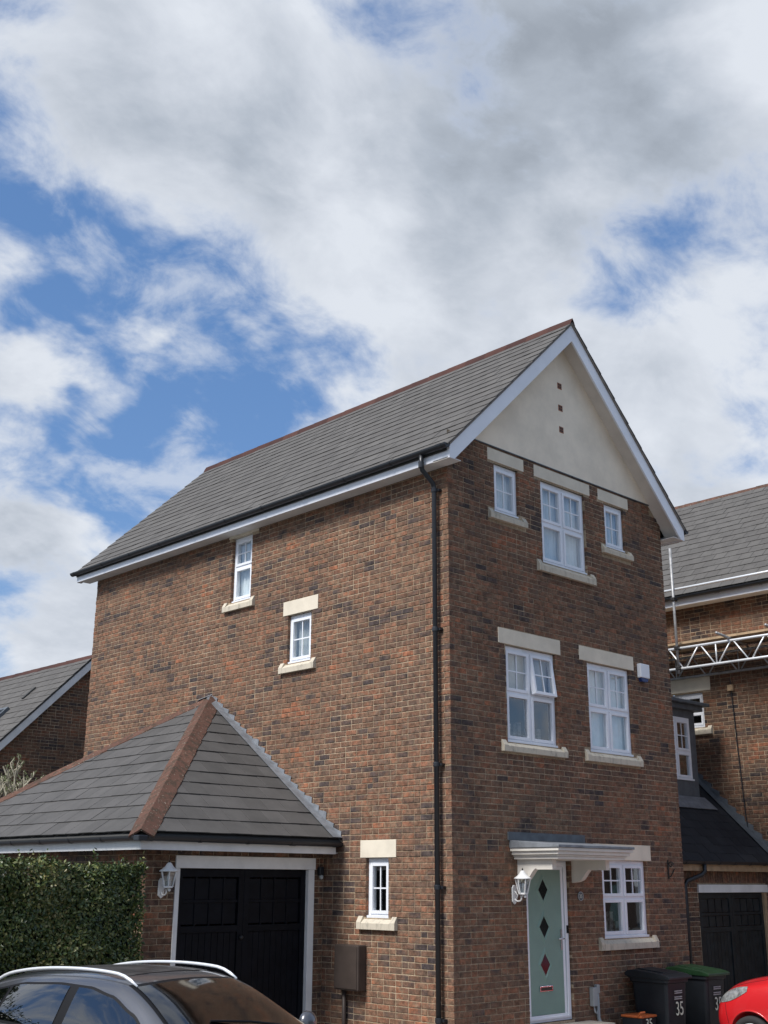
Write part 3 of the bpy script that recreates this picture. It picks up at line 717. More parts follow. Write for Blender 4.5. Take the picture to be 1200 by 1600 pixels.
# front door
dpart = MB(); u0, u1, w0, w1 = DOOR
rect_frame(dpart, FF, u0, u1, w0, w1, .075, -.13, -.05, .085, .075)
rect_frame(dpart, FF, u0 + .02, u1 - .02, w0 + .03, w1 - .02, .055, -.12, -.038, .03, .055)
dr = dpart.build('door', 'white', house, bevel=.004)
lf = MB(); cube_in(lf, FF, u0 + .078, u1 - .125, w0 + .088, w1 - .115, -.115, -.062); leaf = lf.build('door_leaf', 'door_green', dr, bevel=.003)
cube_in(MB(), FF, 0, 1, 0, 1, 0, 1)
fx = MB(); cube_in(fx, FF, u1 - .125, u1 - .076, w0 + .085, w1 - .07, -.125, -.058); cube_in(fx, FF, u0 + .076, u1 - .126, w1 - .114, w1 - .076, -.125, -.058); fx.build('inner_frame', 'white', dr)
dc = 1.845
for z in (1.70, 1.228, .758):
    hw, hh = .122, .172
    pts = [FF.P(dc - hw, z, -.058), FF.P(dc, z + hh, -.058), FF.P(dc + hw, z, -.058), FF.P(dc, z - hh, -.058)]
    cen = FF.P(dc, z, -.058); mo = MB()
    for i in range(4):
        a, b = pts[i], pts[(i + 1) % 4]; ai, bi = cen + (a - cen) * .80, cen + (b - cen) * .80
        up = Vector((0, -.012, 0)); ao, bo = cen + (a - cen) * 1.28, cen + (b - cen) * 1.28
        mo.quad(a, b, b + up, a + up); mo.quad(a + up, b + up, bi + up * .2, ai + up * .2)
        mo.quad(ao - up * .4, bo - up * .4, b + up, a + up)
    dm = mo.build('diamond_bead', 'door_green', dr)
    gl = MB(); gl.quad(*[cen + (p - cen) * .82 + Vector((0, -.001, 0)) for p in pts]); gl.build('diamond_pane', 'door_glass', dr)
    bk = MB(); bk.quad(*[cen + (p - cen) * .95 + Vector((0, .0022, 0)) for p in pts]); bk.build('pane_backing', 'iron', dr)
lb = MB(); cube_in(lb, FF, dc - .135, dc + .135, .43, .50, -.062, -.048); lbo = lb.build('letter_plate', 'chrome', dr, bevel=.004)
lb = MB(); cube_in(lb, FF, dc - .115, dc + .115, .442, .482, -.048, -.045); lb.build('letter_flap', 'brown', dr)
hd = MB(); cube_in(hd, FF, u1 - .175, u1 - .145, .93, 1.19, -.062, -.05); hd.build('handle_plate', 'chrome', dr)
hd = MB(); hd.tube([FF.P(u1 - .16, 1.075, -.05), FF.P(u1 - .16, 1.075, -.005), FF.P(u1 - .175, 1.075, .005), FF.P(u1 - .29, 1.075, .005)], .010, 8); hd.build('handle', 'chrome', dr, smooth=True)
bl = MB(); cube_in(bl, FF, u1 - .06, u1 - .025, 1.14, 1.24, -.05, -.025); bl.build('doorbell', 'car_trim', dr, bevel=.004)
st = MB(); st.box(1.25, 2.75, -.75, -.004, GZ - .05, -.18); st.box(1.32, 2.68, -.42, -.004, -.18, .03)
st.build('doorstep', 'step_stone', house, bevel=.01)

# canopy over the door
X0, X1, YD = 1.115, 2.75, .80
cn = MB()
for a, y, z0, z1 in ((.075, .725, 2.082, 2.115), (.060, .74, 2.116, 2.138), (.030, .77, 2.139, 2.182), (.0, .80, 2.183, 2.224)):
    cn.box(X0 + a, X1 - a, -y, -.002, z0, z1)
canopy = cn.build('door_canopy', 'cream_paint', house, bevel=.006)
lt = MB(); lt.prism([(X0 - .015, -YD - .02, 2.226), (X0 - .015, -.003, 2.226), (X0 - .015, -.003, 2.325), (X0 - .015, -YD - .02, 2.258)], (X1 - X0 + .03, 0, 0)); lt.build('lead_roof', 'lead', canopy, bevel=.004)
lt = MB(); lt.box(X0 - .045, X1 - .02, -.022, -.001, 2.327, 2.43); lt.build('lead_flashing', 'lead_dark', canopy)
for bx in (1.26, 2.415):
    prof = [(0, 2.081), (-.58, 2.081), (-.58, 1.955), (-.32, 1.955), (-.32, 1.97)]
    for i in range(1, 11):
        t = i / 10; prof.append((-.32 + .20 * t, 1.97 - .155 * (.5 - .5 * math.cos(math.pi * t))))
    prof += [(-.10, 1.805), (0, 1.79)]
    b = MB(); b.prism([(bx, y, z) for y, z in prof], (.085, 0, 0)); b.build('canopy_bracket', 'cream_paint', canopy)
sc2 = MB(); cube_in(sc2, FF, 1.36, 2.40, 2.078, 2.10, -.05, .01); sc2.build('door_head', 'cream_paint', canopy)

# ================================================================== GARAGE
garage = thing('garage', 'brick garage with hipped grey tiled roof and black doors beside the tall house', 'garage', (-1.4, 2.43, GZ))
GX, GY, GYB = -2.887, 2.43, 8.16
EX, EY, EYB, EZ = -3.20, 2.09, 8.50, 2.35
PK = Vector((0, 5.295, 4.62))
FG = Frame((0, GY, 0), (1, 0, 0), (0, -1, 0)); FGL = Frame((GX, 0, 0), (0, -1, 0), (-1, 0, 0))
GD = (-2.455, -.175, GZ, 2.10)
gwall = mortar_sheet(FG, GX + .006, -.001, GZ - .1, 2.2, [GD]).build('front_wall', 'mortar', garage, fix=False)
glw = mortar_sheet(FGL, -GYB, -GY - .006, GZ - .1, 2.2, []); glw.quad((GX, GYB, GZ), (0, GYB, GZ), (0, GYB, 2.2), (GX, GYB, 2.2)); glw = glw.build('side_wall', 'mortar', garage, fix=False)
lg = [(FG, gwall, b) for b in lay_bricks(FG, GX, -.008, GZ, 2.2, [GD], quoin=(1, None))] + [(FGL, glw, b) for b in lay_bricks(FGL, -GYB, -GY, GZ, 2.2, [], quoin=(None, 0))]
COVERED = [(0, 218, 1345, 1600), (0, 480, 1505, 1600)]
emit_walls(None, lg, 'brick_red', 200)
fr = MB()   # white door frame
cube_in(fr, FG, -.285, -.178, GZ, 1.944, -.10, .012)
gdo = fr.build('garage_door', 'white_paint', garage, bevel=.004)
fr = MB(); cube_in(fr, FG, -2.455, -2.39, GZ, 1.944, -.10, .012); fr.build('door_post', 'white_paint', gdo, bevel=.004)
hb = MB(); cube_in(hb, FG, -2.462, -.165, 1.946, 2.098, -.10, .02); hb.build('door_head', 'white_paint', gdo, bevel=.005)
for (a, b) in ((-2.388, -1.340), (-1.336, -.287)):
    t = MB(); rect_frame(t, FG, a, b, GZ + .02, 1.942, .085, -.10, -.045, .12, .10); cube_in(t, FG, a + .085, b - .085, 1.17, 1.25, -.10, -.046)
    lo, hi = 1.25, 1.842; cube_in(t, FG, a + .085, b - .085, (lo + hi) / 2 - .018, (lo + hi) / 2 + .018, -.10, -.060)
    for i in range(1, 4):
        x = a + .085 + (b - a - .17) * i / 4; cube_in(t, FG, x - .014, x + .014, lo, hi, -.10, -.064)
    t.build('door_leaf', 'black_paint', gdo, bevel=.004)
    for i in range(4):
        for j in range(2):
            x = a + .085 + (b - a - .17) * i / 4; z = lo + (hi - lo) * j / 2
            p = MB(); cube_in(p, FG, x + .018, x + (b - a - .17) / 4 - .018, z + .02, z + (hi - lo) / 2 - .02, -.095, -.075); p.build('panel', 'black_paint', gdo)
    n = 9
    for i in range(n):
        x = a + .087 + (b - a - .174) * i / n; p = MB(); cube_in(p, FG, x + .002, x + (b - a - .174) / n - .004, GZ + .141, 1.168, -.09, -.062); p.build('plank', 'black_paint', gdo, bevel=.004)
kn = MB(); kn.lathe([(.012, 0), (.03, .01), (.03, .02), (.018, .045)], FG.P(-1.37, 1.10, -.045), 10, (0, -1, 0)); kn.build('knob', 'iron', gdo, smooth=True)
# garage roof
def tri_roof(a, b, p, singles):
    a, b, p = Vector(a), Vector(b), Vector(p); Sd = (b - a).normalized(); t = (p - a) - Sd * (p - a).dot(Sd); Td = t.normalized(); H = t.length
    return a, Sd, Td, H, (p - a).dot(Sd), (b - a).length
gr_ = MB(); A = Vector((EX, EY, EZ - .03)); B = Vector((-.002, EY, EZ - .03)); Cc = Vector((EX, EYB, EZ - .03)); Dd = Vector((-.002, EYB, EZ - .03)); pk = PK + Vector((-.002, 0, -.03))
gr_.add([A, B, Cc, Dd, pk, A - _z * .06, B - _z * .06, Cc - _z * .06, Dd - _z * .06], [(0, 1, 4), (2, 0, 4), (3, 2, 4), (0, 5, 6, 1), (2, 7, 5, 0), (3, 8, 7, 2), (5, 7, 8, 6)])
groof = gr_.build('roof', 'under', garage, fix=False)
a, Sd, Td, H, ps, L = tri_roof((EX, EY, EZ), (0, EY, EZ), PK, 300)
TF = Td.copy(); tile_roof(a, Sd, Td, [(0, 0), (L - .004, 0), (L - .004, H)], H / 13, .33, groof, 'tile_dark', 150, rise=.019)
a, Sd, Td, H, ps, L = tri_roof((EX, EYB, EZ), (EX, EY, EZ), PK, 300)
TL_ = Td.copy(); tile_roof(a, Sd, Td, [(0, 0), (L, 0), (ps, H)], H / 13, .33, groof, 'tile_dark', 150, rise=.019)
a, Sd, Td, H, ps, L = tri_roof((0, EYB, EZ), (EX, EYB, EZ), PK, 300)
TB = Td.copy(); tile_roof(a, Sd, Td, [(0.004, 0), (L, 0), (.004, H)], H / 13, .33, groof, 'tile_dark', 0, rise=.019)
def hipcap(c0, c1, n, t1, t2):
    d = (Vector(c1) - Vector(c0)).normalized()
    l1 = (-Vector(t1)); l1 = l1 - d * l1.dot(d); l2 = -Vector(t2); l2 = l2 - d * l2.dot(d)
    ridge_run(c0, c1, n, (l1.normalized(), l2.normalized()), groof, 'hip', name='hip_tile', w=.165, th=.022, lift=.045)
# legs point sideways down each slope, square to the hip
def leg(dirn, normal, toward):
    l = dirn.cross(normal).normalized()
    return l if l.dot(toward) > 0 else -l
dh = (PK - Vector((EX, EY, EZ))).normalized(); nF = Vector((1, 0, 0)).cross(TF); nL = Vector((0, -1, 0)).cross(TL_); nB = Vector((-1, 0, 0)).cross(TB)
ridge_run(Vector((EX, EY, EZ)) - dh * .03, PK - dh * .06, 11, (leg(dh, nF, Vector((1, -.2, 0))), leg(dh, nL, Vector((-.2, 1, 0)))), groof, 'hip', name='hip_tile', w=.17, th=.024, lift=.02)
dh2 = (PK - Vector((EX, EYB, EZ))).normalized()
ridge_run(Vector((EX, EYB, EZ)), PK - dh2 * .12, 11, (leg(dh2, nB, Vector((1, .2, 0))), leg(dh2, nL, Vector((-.2, -1, 0)))), groof, 'hip', name='hip_tile', w=.17, th=.024, lift=.02)
for (y, yy, nrm) in ((EY, 1, nF), (EYB, -1, nB)):     # stepped lead against the house wall
    tt = TF if yy == 1 else TB
    e = Vector((0, y, EZ)); d = (PK - e).normalized(); Lr = (PK - e).length
    ap = MB(); q = [e - Vector((.006, 0, 0)) + nrm * .034 - d * .02, e - Vector((.17, 0, 0)) + nrm * .040 - d * .02, PK - Vector((.17, 0, 0)) + nrm * .04 - d * .10, PK - Vector((.006, 0, 0)) + nrm * .034 + d * .06]
    ap.prism(q, nrm * .006); ap = ap.build('lead_flashing', 'lead', groof)
    nst = 20
    for i in range(nst):
        s0 = e + d * (Lr * i / nst); s1 = e + d * (Lr * (i + 1) / nst)
        top = rng.uniform(.10, .13) + (.04 if rng.random() < .15 else 0)
        m = MB(); x = -.006 - .002 * (i % 2); m.prism([Vector((x, s0.y, s0.z - .02)), Vector((x, s1.y, s1.z - .02)), Vector((x, s1.y - yy * .012, s1.z + top * .42)), Vector((x, s0.y + yy * .02, s0.z + top)), Vector((x, s0.y - yy * .02, s0.z + top * .9))], (-.003, 0, 0)); m.build('flashing_step', 'lead', ap)
# garage eaves
fb = MB().box(EX + .02, -.06, EY + .03, EY + .055, 2.15, 2.30).build('fascia', 'white_paint', garage)
MB().box(EX + .02, EX + .045, EY + .056, EYB - .05, 2.15, 2.30).build('fascia', 'white_paint', garage)
MB().box(EX + .046, -.002, EY + .056, GY - .001, 2.162, 2.17).build('soffit', 'white_paint', garage)
MB().box(EX + .046, GX - .001, GY, EYB - .05, 2.162, 2.17).build('soffit', 'white_paint', garage)
gutter((EX - .03, EY - .03, 2.305), (-.02, EY - .03, 2.297), .055, garage, side=(0, -1, 0), step=.75)
gutter((EX - .035, EY - .09, 2.305), (EX - .035, EYB, 2.30), .055, garage, side=(-1, 0, 0), step=.75)
MB().box(EX - .10, EX + .03, EY - .10, EY + .02, 2.245, 2.312).build('gutter_corner', 'black', garage, bevel=.012)

# ================================================================== fittings on the walls
def lantern(base, out, side, name, label):
    """white cast wall lantern: back plate, scrolled arm, tapered glazed cage and ogee cap"""
    b = Vector(base); out = Vector(out); side = Vector(side)
    t = thing(name, label, 'wall lamp', b, 'white lantern wall lamps')
    def P(s, o, z): return b + side * s + out * o + Vector((0, 0, z))
    m = MB(); m.prism([P(s, 0.002, z) for s, z in ((-.045, -.10), (0, -.135), (.045, -.10), (.045, .07), (.02, .105), (-.02, .105), (-.045, .07))], out * .018); m.build('back_plate', 'white_paint', t, bevel=.005)
    c = .16
    m = MB(); pts = [P(0, .02, -.07)]
    for i in range(13):
        a = -math.pi * .9 + i * math.pi * 1.15 / 12; pts.append(P(0, .075 + .055 * math.cos(a), -.055 + .04 * math.sin(a)))
    pts += [P(0, .15, -.03), P(0, c, -.005)]
    m.tube(pts, .010, 8); m.lathe([(.003, 0), (.016, .01), (.016, .03), (.003, .04)], P(0, c + .03, -.055), 8); m.tube([P(0, .02, .03), P(0, .07, -.02), P(0, .05, -.06)], .007, 6); m.build('arm', 'white_paint', t, smooth=True)
    n = 6; r0, r1, z0, z1 = .058, .098, .0, .18
    m = MB(); m.lathe([(.03, -.012), (.062, -.008), (.062, .008), (.05, .012)], P(0, c, z0), n); m.build('cage_base', 'white_paint', t)
    m = MB(); g = MB()
    for k in range(n):
        a, a2 = 2 * math.pi * k / n, 2 * math.pi * (k + 1) / n
        p0, p1 = P(r0 * math.cos(a), c + r0 * math.sin(a), z0), P(r1 * math.cos(a), c + r1 * math.sin(a), z1)
        m.tube([p0, p1], .0075, 6)
        g.quad(P(r0 * .93 * math.cos(a), c + r0 * .93 * math.sin(a), z0 + .01), P(r0 * .93 * math.cos(a2), c + r0 * .93 * math.sin(a2), z0 + .01), P(r1 * .93 * math.cos(a2), c + r1 * .93 * math.sin(a2), z1), P(r1 * .93 * math.cos(a), c + r1 * .93 * math.sin(a), z1))
    m.build('cage', 'white_paint', t); g.build('glazing', 'glass', t)
    m = MB(); m.lathe([(.012, 0), (.012, .07), (.02, .085), (.02, .11), (.004, .13)], P(0, c, .01), 8); m.build('bulb', 'curtain', t, smooth=True)
    m = MB(); m.lathe([(.112, 0), (.118, .006), (.112, .016), (.085, .032), (.052, .062), (.030, .095), (.016, .108)], P(0, c, z1), n * 2); m.build('cap', 'white_paint', t, smooth=True)
    m = MB(); m.lathe([(.005, 0), (.011, .012), (.009, .022), (.002, .034)], P(0, c, z1 + .106), 8); m.build('finial', 'iron', t, smooth=True)
    return t
lantern((1.165, -.003, 1.655), (0, -1, 0), (1, 0, 0), 'wall_lantern', 'white lantern wall lamp fixed to the brickwork left of the green door')
lantern((-2.66, GY - .003, 1.72), (0, -1, 0), (1, 0, 0), 'wall_lantern', 'white lantern wall lamp on the garage brickwork beside the hedge')
t = thing('alarm_box', 'white burglar alarm box with blue base high on the front wall', 'alarm box', (4.42, -.002, 4.80))
m = MB(); m.prism([(4.30, -.003, 4.855), (4.54, -.003, 4.855), (4.54, -.003, 5.075), (4.30, -.003, 5.075)], (0, -.075, 0)); m.build('cover', 'white', t, bevel=.012)
m = MB(); m.prism([(4.315, -.003, 4.853), (4.525, -.003, 4.853), (4.49, -.003, 4.795), (4.35, -.003, 4.795)], (0, -.06, 0)); m.build('strobe', 'blue', t, bevel=.006)
t = thing('meter_box', 'brown plastic meter box on the side wall under the small window', 'meter box', (-.08, 1.78, .43))
m = MB(); m.box(-.15, -.004, 1.545, 2.02, .44, 1.0); m.build('cabinet', 'brown', t, bevel=.018)
m = MB(); m.box(-.158, -.151, 1.57, 1.995, .46, .985); m.build('cover', 'brown', t, bevel=.006)
m = MB(); m.tube([(-.05, 1.92, .45), (-.05, 1.92, GZ)], .028, 10); m.build('supply_pipe', 'brown', t, smooth=True)
t = thing('sensor_light', 'small black sensor light beside the garage door frame', 'light', (-.09, GY - .002, 1.82))
m = MB(); m.box(-.125, -.055, GY - .07, GY - .003, 1.87, 1.985); m.build('housing', 'black', t, bevel=.012)
m = MB(); m.lathe([(.028, 0), (.03, .02), (.02, .045), (.004, .052)], (-.09, GY - .045, 1.868), 10, (0, -.35, -1)); m.build('sensor_head', 'grey_plastic', t, smooth=True)
# hanging basket bracket
t = thing('basket_bracket', 'black wrought iron basket bracket right of the ground floor window', 'bracket', (4.80, -.003, 1.85))
m = MB(); m.box(4.79, 4.815, -.014, -.003, 1.85, 2.13); m.build('wall_bar', 'iron', t)
m = MB(); pts = [(4.80, -.012, 2.0)]
for i in range(20):
    a = i / 19; pts.append((4.80, -.012 - .30 * a, 2.0 + .05 * math.sin(a * math.pi) - .01 * a))
for i in range(10):
    a = math.pi / 2 - i * .5; pts.append((4.80, -.312 - .03 * math.cos(a) * .9, 1.96 + .03 * math.sin(a)))
m.tube(pts, .011, 6); m.build('arm', 'iron', t)
m = MB(); pts = []
for i in range(22):
    a = i * .36; r = .045 - .0015 * i; pts.append((4.80, -.06 - r * math.cos(a), 2.06 + r * math.sin(a)))
m.tube(pts, .010, 6)
pts = [(4.80, -.012, 1.88), (4.80, -.05, 1.89), (4.80, -.09, 1.95), (4.80, -.12, 2.0)]; m.tube(pts, .010, 6); m.build('scroll', 'iron', t)
# house number plaque
t = thing('number_plaque', 'small round house number plaque on brick between door and window', 'plaque', (2.583, -.004, 1.615))
m = MB(); m.lathe([(.062, 0), (.062, .008), (.052, .011)], (2.583, -.004, 1.615), 24, (0, -1, 0)); m.build('disc', 'lead_dark', t)
m = MB(); 
for r in (.057,): 
    pts = [(2.583 + r * math.cos(i * 2 * math.pi / 28), -.016, 1.615 + r * math.sin(i * 2 * math.pi / 28)) for i in range(29)]; m.tube(pts, .004, 6)
m.build('rim', 'grey_print', t)
def text_mesh(txt, size, F, u, w, n, parent, material, name='numeral', align='CENTER', squash=1.):
    cu = bpy.data.curves.new('t', 'FONT'); cu.body = txt; cu.size = size; cu.align_x = align; cu.extrude = .0006
    to = bpy.data.objects.new('t', cu); COL.objects.link(to)
    dg = bpy.context.evaluated_depsgraph_get(); me = bpy.data.meshes.new_from_object(to.evaluated_get(dg)); bpy.data.objects.remove(to)
    p = F.P(u, w, n); me.transform(Matrix(((F.U.x * squash, 0, F.N.x, p.x), (F.U.y * squash, 0, F.N.y, p.y), (0, 1, 0, p.z), (0, 0, 0, 1))))
    me.materials.clear(); return link(name, me, material, parent)
text_mesh('35', .07, FF, 2.583, 1.591, .0165, t, 'sticker')
# outdoor socket and cable by the wall
t = thing('outdoor_socket', 'pale grey outdoor socket box with cable conduit low on the front wall', 'socket', (2.80, -.004, GZ))
m = MB(); m.box(2.69, 2.79, -.075, -.004, .20, .44); m.build('socket_box', 'grey_plastic', t, bevel=.012)
m = MB(); m.box(2.80, 2.865, -.06, -.004, .36, .47); m.build('junction_box', 'grey_plastic', t, bevel=.01)
m = MB(); m.tube([(2.835, -.03, .37), (2.84, -.03, .05), (2.86, -.05, -.02), (2.88, -.06, GZ)], .026, 10); m.build('conduit', 'grey_plastic', t, smooth=True)
m = MB(); m.tube([(2.74, -.04, .2), (2.745, -.05, .13), (2.78, -.05, .10), (2.80, -.04, .14)], .011, 6); m.build('plug_lead', 'grey_print', t, smooth=True)

# ================================================================== NEIGHBOUR HOUSE (right) AND LINK GARAGE
XR = 9.0
nh = thing('neighbour_house', 'brick neighbour house with grey slate roof behind the scaffold', 'house', (XR, 3, GZ))
FR = Frame((XR, 0, 0), (0, -1, 0), (-1, 0, 0))
NW = (-2.35, -1.68, 4.66, 5.33)
COVERED = []
nwall = mortar_sheet(FR, -9, 2.5, GZ, 7.2, [NW]).build('side_wall', 'mortar', nh, fix=False)
nb = MB(); nb.quad((XR, -2.5, GZ), (XR + 7, -2.5, GZ), (XR + 7, -2.5, 7.2), (XR, -2.5, 7.2)); nb.add([(XR, -2.49, 7.2), (XR + 7, -2.49, 7.2), (XR + 3.5, -2.49, 10.3)], [(0, 1, 2)]); nb.quad((XR, 9, GZ), (XR + 7, 9, GZ), (XR + 7, 9, 7.2), (XR, 9, 7.2)); nb.build('gable_wall', 'mortar', nh, fix=False)
emit_walls(None, [(FR, nwall, b) for b in lay_bricks(FR, -4.2, 2.5, GZ, 7.2, [NW, (-2.6, -1.5, 5.36, 5.62), (-2.5, -1.5, 4.5, 4.66)])], 'brick_red', 120)
make_window(FR, *NW, nh, 'tall', None, d=.05, mid=.45)
stone_lintel(FR, -2.6, -1.5, 5.36, 5.62, nh); stone_sill(FR, -2.5, -1.52, 4.52, 4.66, nh)
RX, RZ2, EZ2 = XR + 3.3, 10.32, 7.22
Tn = Vector((RX - (XR - .33), 0, RZ2 - EZ2)); Ln = Tn.length
nr = MB(); nr.quad((XR - .33, -2.8, EZ2 - .03), (XR - .33, 9.3, EZ2 - .03), (RX, 9.3, RZ2 - .03), (RX, -2.8, RZ2 - .03)); nr.quad((RX, -2.8, RZ2 - .03), (RX, 9.3, RZ2 - .03), (2 * RX - XR + .33, 9.3, EZ2 - .03), (2 * RX - XR + .33, -2.8, EZ2 - .03))
nroof = nr.build('roof', 'under', nh, fix=False)
tile_roof((XR - .35, 9.3, EZ2), (0, -1, 0), Tn, [(0, 0), (12.1, 0), (12.1, Ln), (0, Ln)], Ln / 18, .27, nroof, 'tile', 220)
ridge_run((RX, -2.8, RZ2 + .01), (RX, 9.3, RZ2 + .01), 26, (-Tn.normalized(), Vector((Tn.x, 0, -Tn.z)).normalized()), nroof, 'hip', w=.12, round_=True)
MB().box(XR - .32, XR - .30, -2.8, 9.3, 7.02, 7.2).build('fascia', 'white', nh)
MB().box(XR - .30, XR - .001, -2.8, 9.3, 7.03, 7.045).build('soffit', 'white_paint', nh)
gutter((XR - .385, 9.3, 7.19), (XR - .385, -2.8, 7.19), .06, nh, side=(-1, 0, 0), step=.9)
m = MB(); m.tube([FR.P(-1.05, 5.5, .03), FR.P(-1.02, 4.3, .02), FR.P(-.97, 3.0, .02), FR.P(-.93, 2.6, .02)], .010, 6); m.build('cable', 'black', nh)
m = MB(); cube_in(m, FR, -1.11, -.99, 5.28, 5.40, .002, .06); m.build('junction_box', 'timber', nh, bevel=.006)

lk = thing('link_garage', 'low link garage with dark slate roof and dormer between the two houses', 'garage', (7.2, .55, GZ))
LY, LEY, LEZ, LS = .55, .36, 2.14, .99
FL = Frame((0, LY, 0), (1, 0, 0), (0, -1, 0)); LD = (6.56, 8.62, GZ, 1.64)
lw = mortar_sheet(FL, HW + .002, XR - .001, GZ, 2.2, [(LD[0] - .06, LD[1] + .10, GZ, 1.775)]).build('front_wall', 'mortar', lk, fix=False)
emit_walls(None, [(FL, lw, b) for b in lay_bricks(FL, HW + .01, XR - .01, GZ, 1.80, [(LD[0] - .06, LD[1] + .10, GZ, 1.775)])], 'brick_red', 100)
sol = MB()
x = HW + .02
while x < XR - .07:                                     # soldier course over the door
    p = MB(); cube_in(p, FL, x, x + .065, 1.80, 1.985, -.09, .002); p.build('brick', 'brick_red', lw); x += .075
for z in (1.99, 2.065):
    x = HW + .02
    p = MB()
    while x < XR - .2: cube_in(p, FL, x, x + .215, z + .004, z + .067, -.09, 0); x += .225
    stuff(p.build('brick_infill', 'brick_red', lw))
d_ = MB(); cube_in(d_, FL, LD[1] + .002, LD[1] + .095, GZ, 1.64, -.09, .0); gd = d_.build('garage_door', 'timber', lk, bevel=.004)
hb = MB(); cube_in(hb, FL, 6.48, 8.73, 1.645, 1.772, -.08, .03); hb.build('door_head', 'white_paint', gd, bevel=.004)
for a, b in ((LD[0], (LD[0] + LD[1]) / 2 - .003), ((LD[0] + LD[1]) / 2 + .003, LD[1])):
    t = MB(); rect_frame(t, FL, a, b, GZ + .02, 1.638, .08, -.10, -.04, .1, .09); cube_in(t, FL, a + .08, b - .08, 1.02, 1.10, -.10, -.042); cube_in(t, FL, a + .08, b - .08, 1.28, 1.325, -.10, -.044); t.build('door_leaf', 'green_black', gd, bevel=.004)
    for j, (z0, z1) in enumerate(((1.102, 1.278), (1.327, 1.546))):
        for i in range(4):
            x = a + .08 + (b - a - .16) * i / 4; p = MB(); cube_in(p, FL, x + .014, x + (b - a - .16) / 4 - .014, z0 + .006, z1 - .006, -.09, -.058); p.build('panel', 'green_black', gd)
    for i in range(8):
        x = a + .082 + (b - a - .164) * i / 8; p = MB(); cube_in(p, FL, x + .003, x + (b - a - .164) / 8 - .004, GZ + .125, 1.018, -.09, -.06); p.build('plank', 'green_black', gd, bevel=.004)
MB().box(HW + .004, XR - .003, LEY + .05, LEY + .075, 1.985, 2.125).build('fascia', 'timber', lk)
MB().box(HW + .004, XR - .003, LEY + .076, LY - .001, 2.0, 2.01).build('soffit', 'timber', lk)
lr = MB(); top = 3.4; ye = LEY + (top) ; lr.quad((HW + .003, LEY, LEZ - .03), (XR - .003, LEY, LEZ - .03), (XR - .003, ye, LEZ - .03 + LS * top), (HW + .003, ye, LEZ - .03 + LS * top)); lroof = lr.build('roof', 'under', lk, fix=False)
Tk = Vector((0, 1, LS)); Lk = Tk.length * top
tile_roof((HW + .003, LEY, LEZ - .01), (1, 0, 0), Tk, [(0, 0), (XR - HW - .01, 0), (XR - HW - .01, Lk), (0, Lk)], .2, .25, lroof, 'tile_slate', 200, th=.006, rise=.010, name='slate', joined_name='slate_infill')
nk = Vector((0, -LS, 1)).normalized(); tk = Tk.normalized(); e = Vector((XR - .005, LEY, LEZ))
fl = MB(); fl.prism([e + nk * .03, e - Vector((.22, 0, 0)) + nk * .03, e - Vector((.22, 0, 0)) + nk * .03 + tk * 3.6, e + nk * .03 + tk * 3.6], nk * .008); flo = fl.build('lead_flashing', 'lead_dark', lroof)
for i in range(16):
    s0 = e + tk * (3.6 * i / 16); s1 = e + tk * (3.6 * (i + 1) / 16); m = MB(); m.prism([Vector((XR - .008, s0.y, s0.z)), Vector((XR - .008, s1.y, s1.z)), Vector((XR - .008, s1.y, s1.z + .11)), Vector((XR - .008, s0.y, s0.z + .19))], (-.004, 0, 0)); m.build('flashing_step', 'lead_dark', flo)
gutter((XR - .01, LEY - .01, 2.145), (HW + .01, LEY - .01, 2.135), .052, lk, side=(0, -1, 0), step=.5)
m = MB(); m.tube([(6.42, LEY - .01, 2.10), (6.42, LEY - .01, 1.98), (6.38, LEY + .03, 1.92), (6.05, LY - .09, 1.83), (6.0, LY - .075, 1.76), (6.0, LY - .075, GZ)], .036, 10); m.build('downpipe', 'black', lk, smooth=True)
# dormer
DY = 1.50; DX0, DX1 = 6.0, 8.33; DW = (7.15, 8.14, 3.58, 4.72)
FD = Frame((0, DY, 0), (1, 0, 0), (0, -1, 0)); zr = LEZ + (DY - LEY) * LS
dm = MB()
cube_in(dm, FD, DW[1] + .002, DX1, zr - .1, 4.86, -.12, 0); cube_in(dm, FD, DX0, DW[0] - .002, zr - .1, 4.86, -.12, 0); cube_in(dm, FD, DW[0], DW[1], zr - .1, 3.578, -.12, -.001); cube_in(dm, FD, DW[0], DW[1], 4.722, 4.86, -.12, -.001)
dmo = dm.build('dormer', 'lead_dark', lk)
ck = MB(); zt = 4.86; yb = LEY + (zt - LEZ) / LS
for x in (DX0, DX1 - .02): ck.prism([(x, DY + .121, zr), (x, DY + .121, zt), (x, yb, zt)], (.02, 0, 0))
ck.build('dormer_cheek', 'lead_dark', dmo)
rfm = MB(); rfm.box(DX0 - .2, DX1 + .22, DY - .22, yb + .1, 4.955, 5.015); rfm.build('dormer_roof', 'lead_dark', dmo, bevel=.01)
rfm = MB(); rfm.box(DX0 - .12, DX1 + .12, DY - .12, yb, 4.862, 4.953); rfm.build('dormer_fascia', 'lead_dark', dmo, bevel=.008)
apn = MB(); apn.prism([(DX0, DY - .02, zr + .02), (DX1 + .12, DY - .02, zr + .02), (DX1 + .18, DY - .24, zr - .20), (DX0, DY - .24, zr - .20)], nk * .012); apn.build('lead_apron', 'lead', dmo)
make_window(FD, *DW, lk, 'pair', None, d=.0, mid=.45)

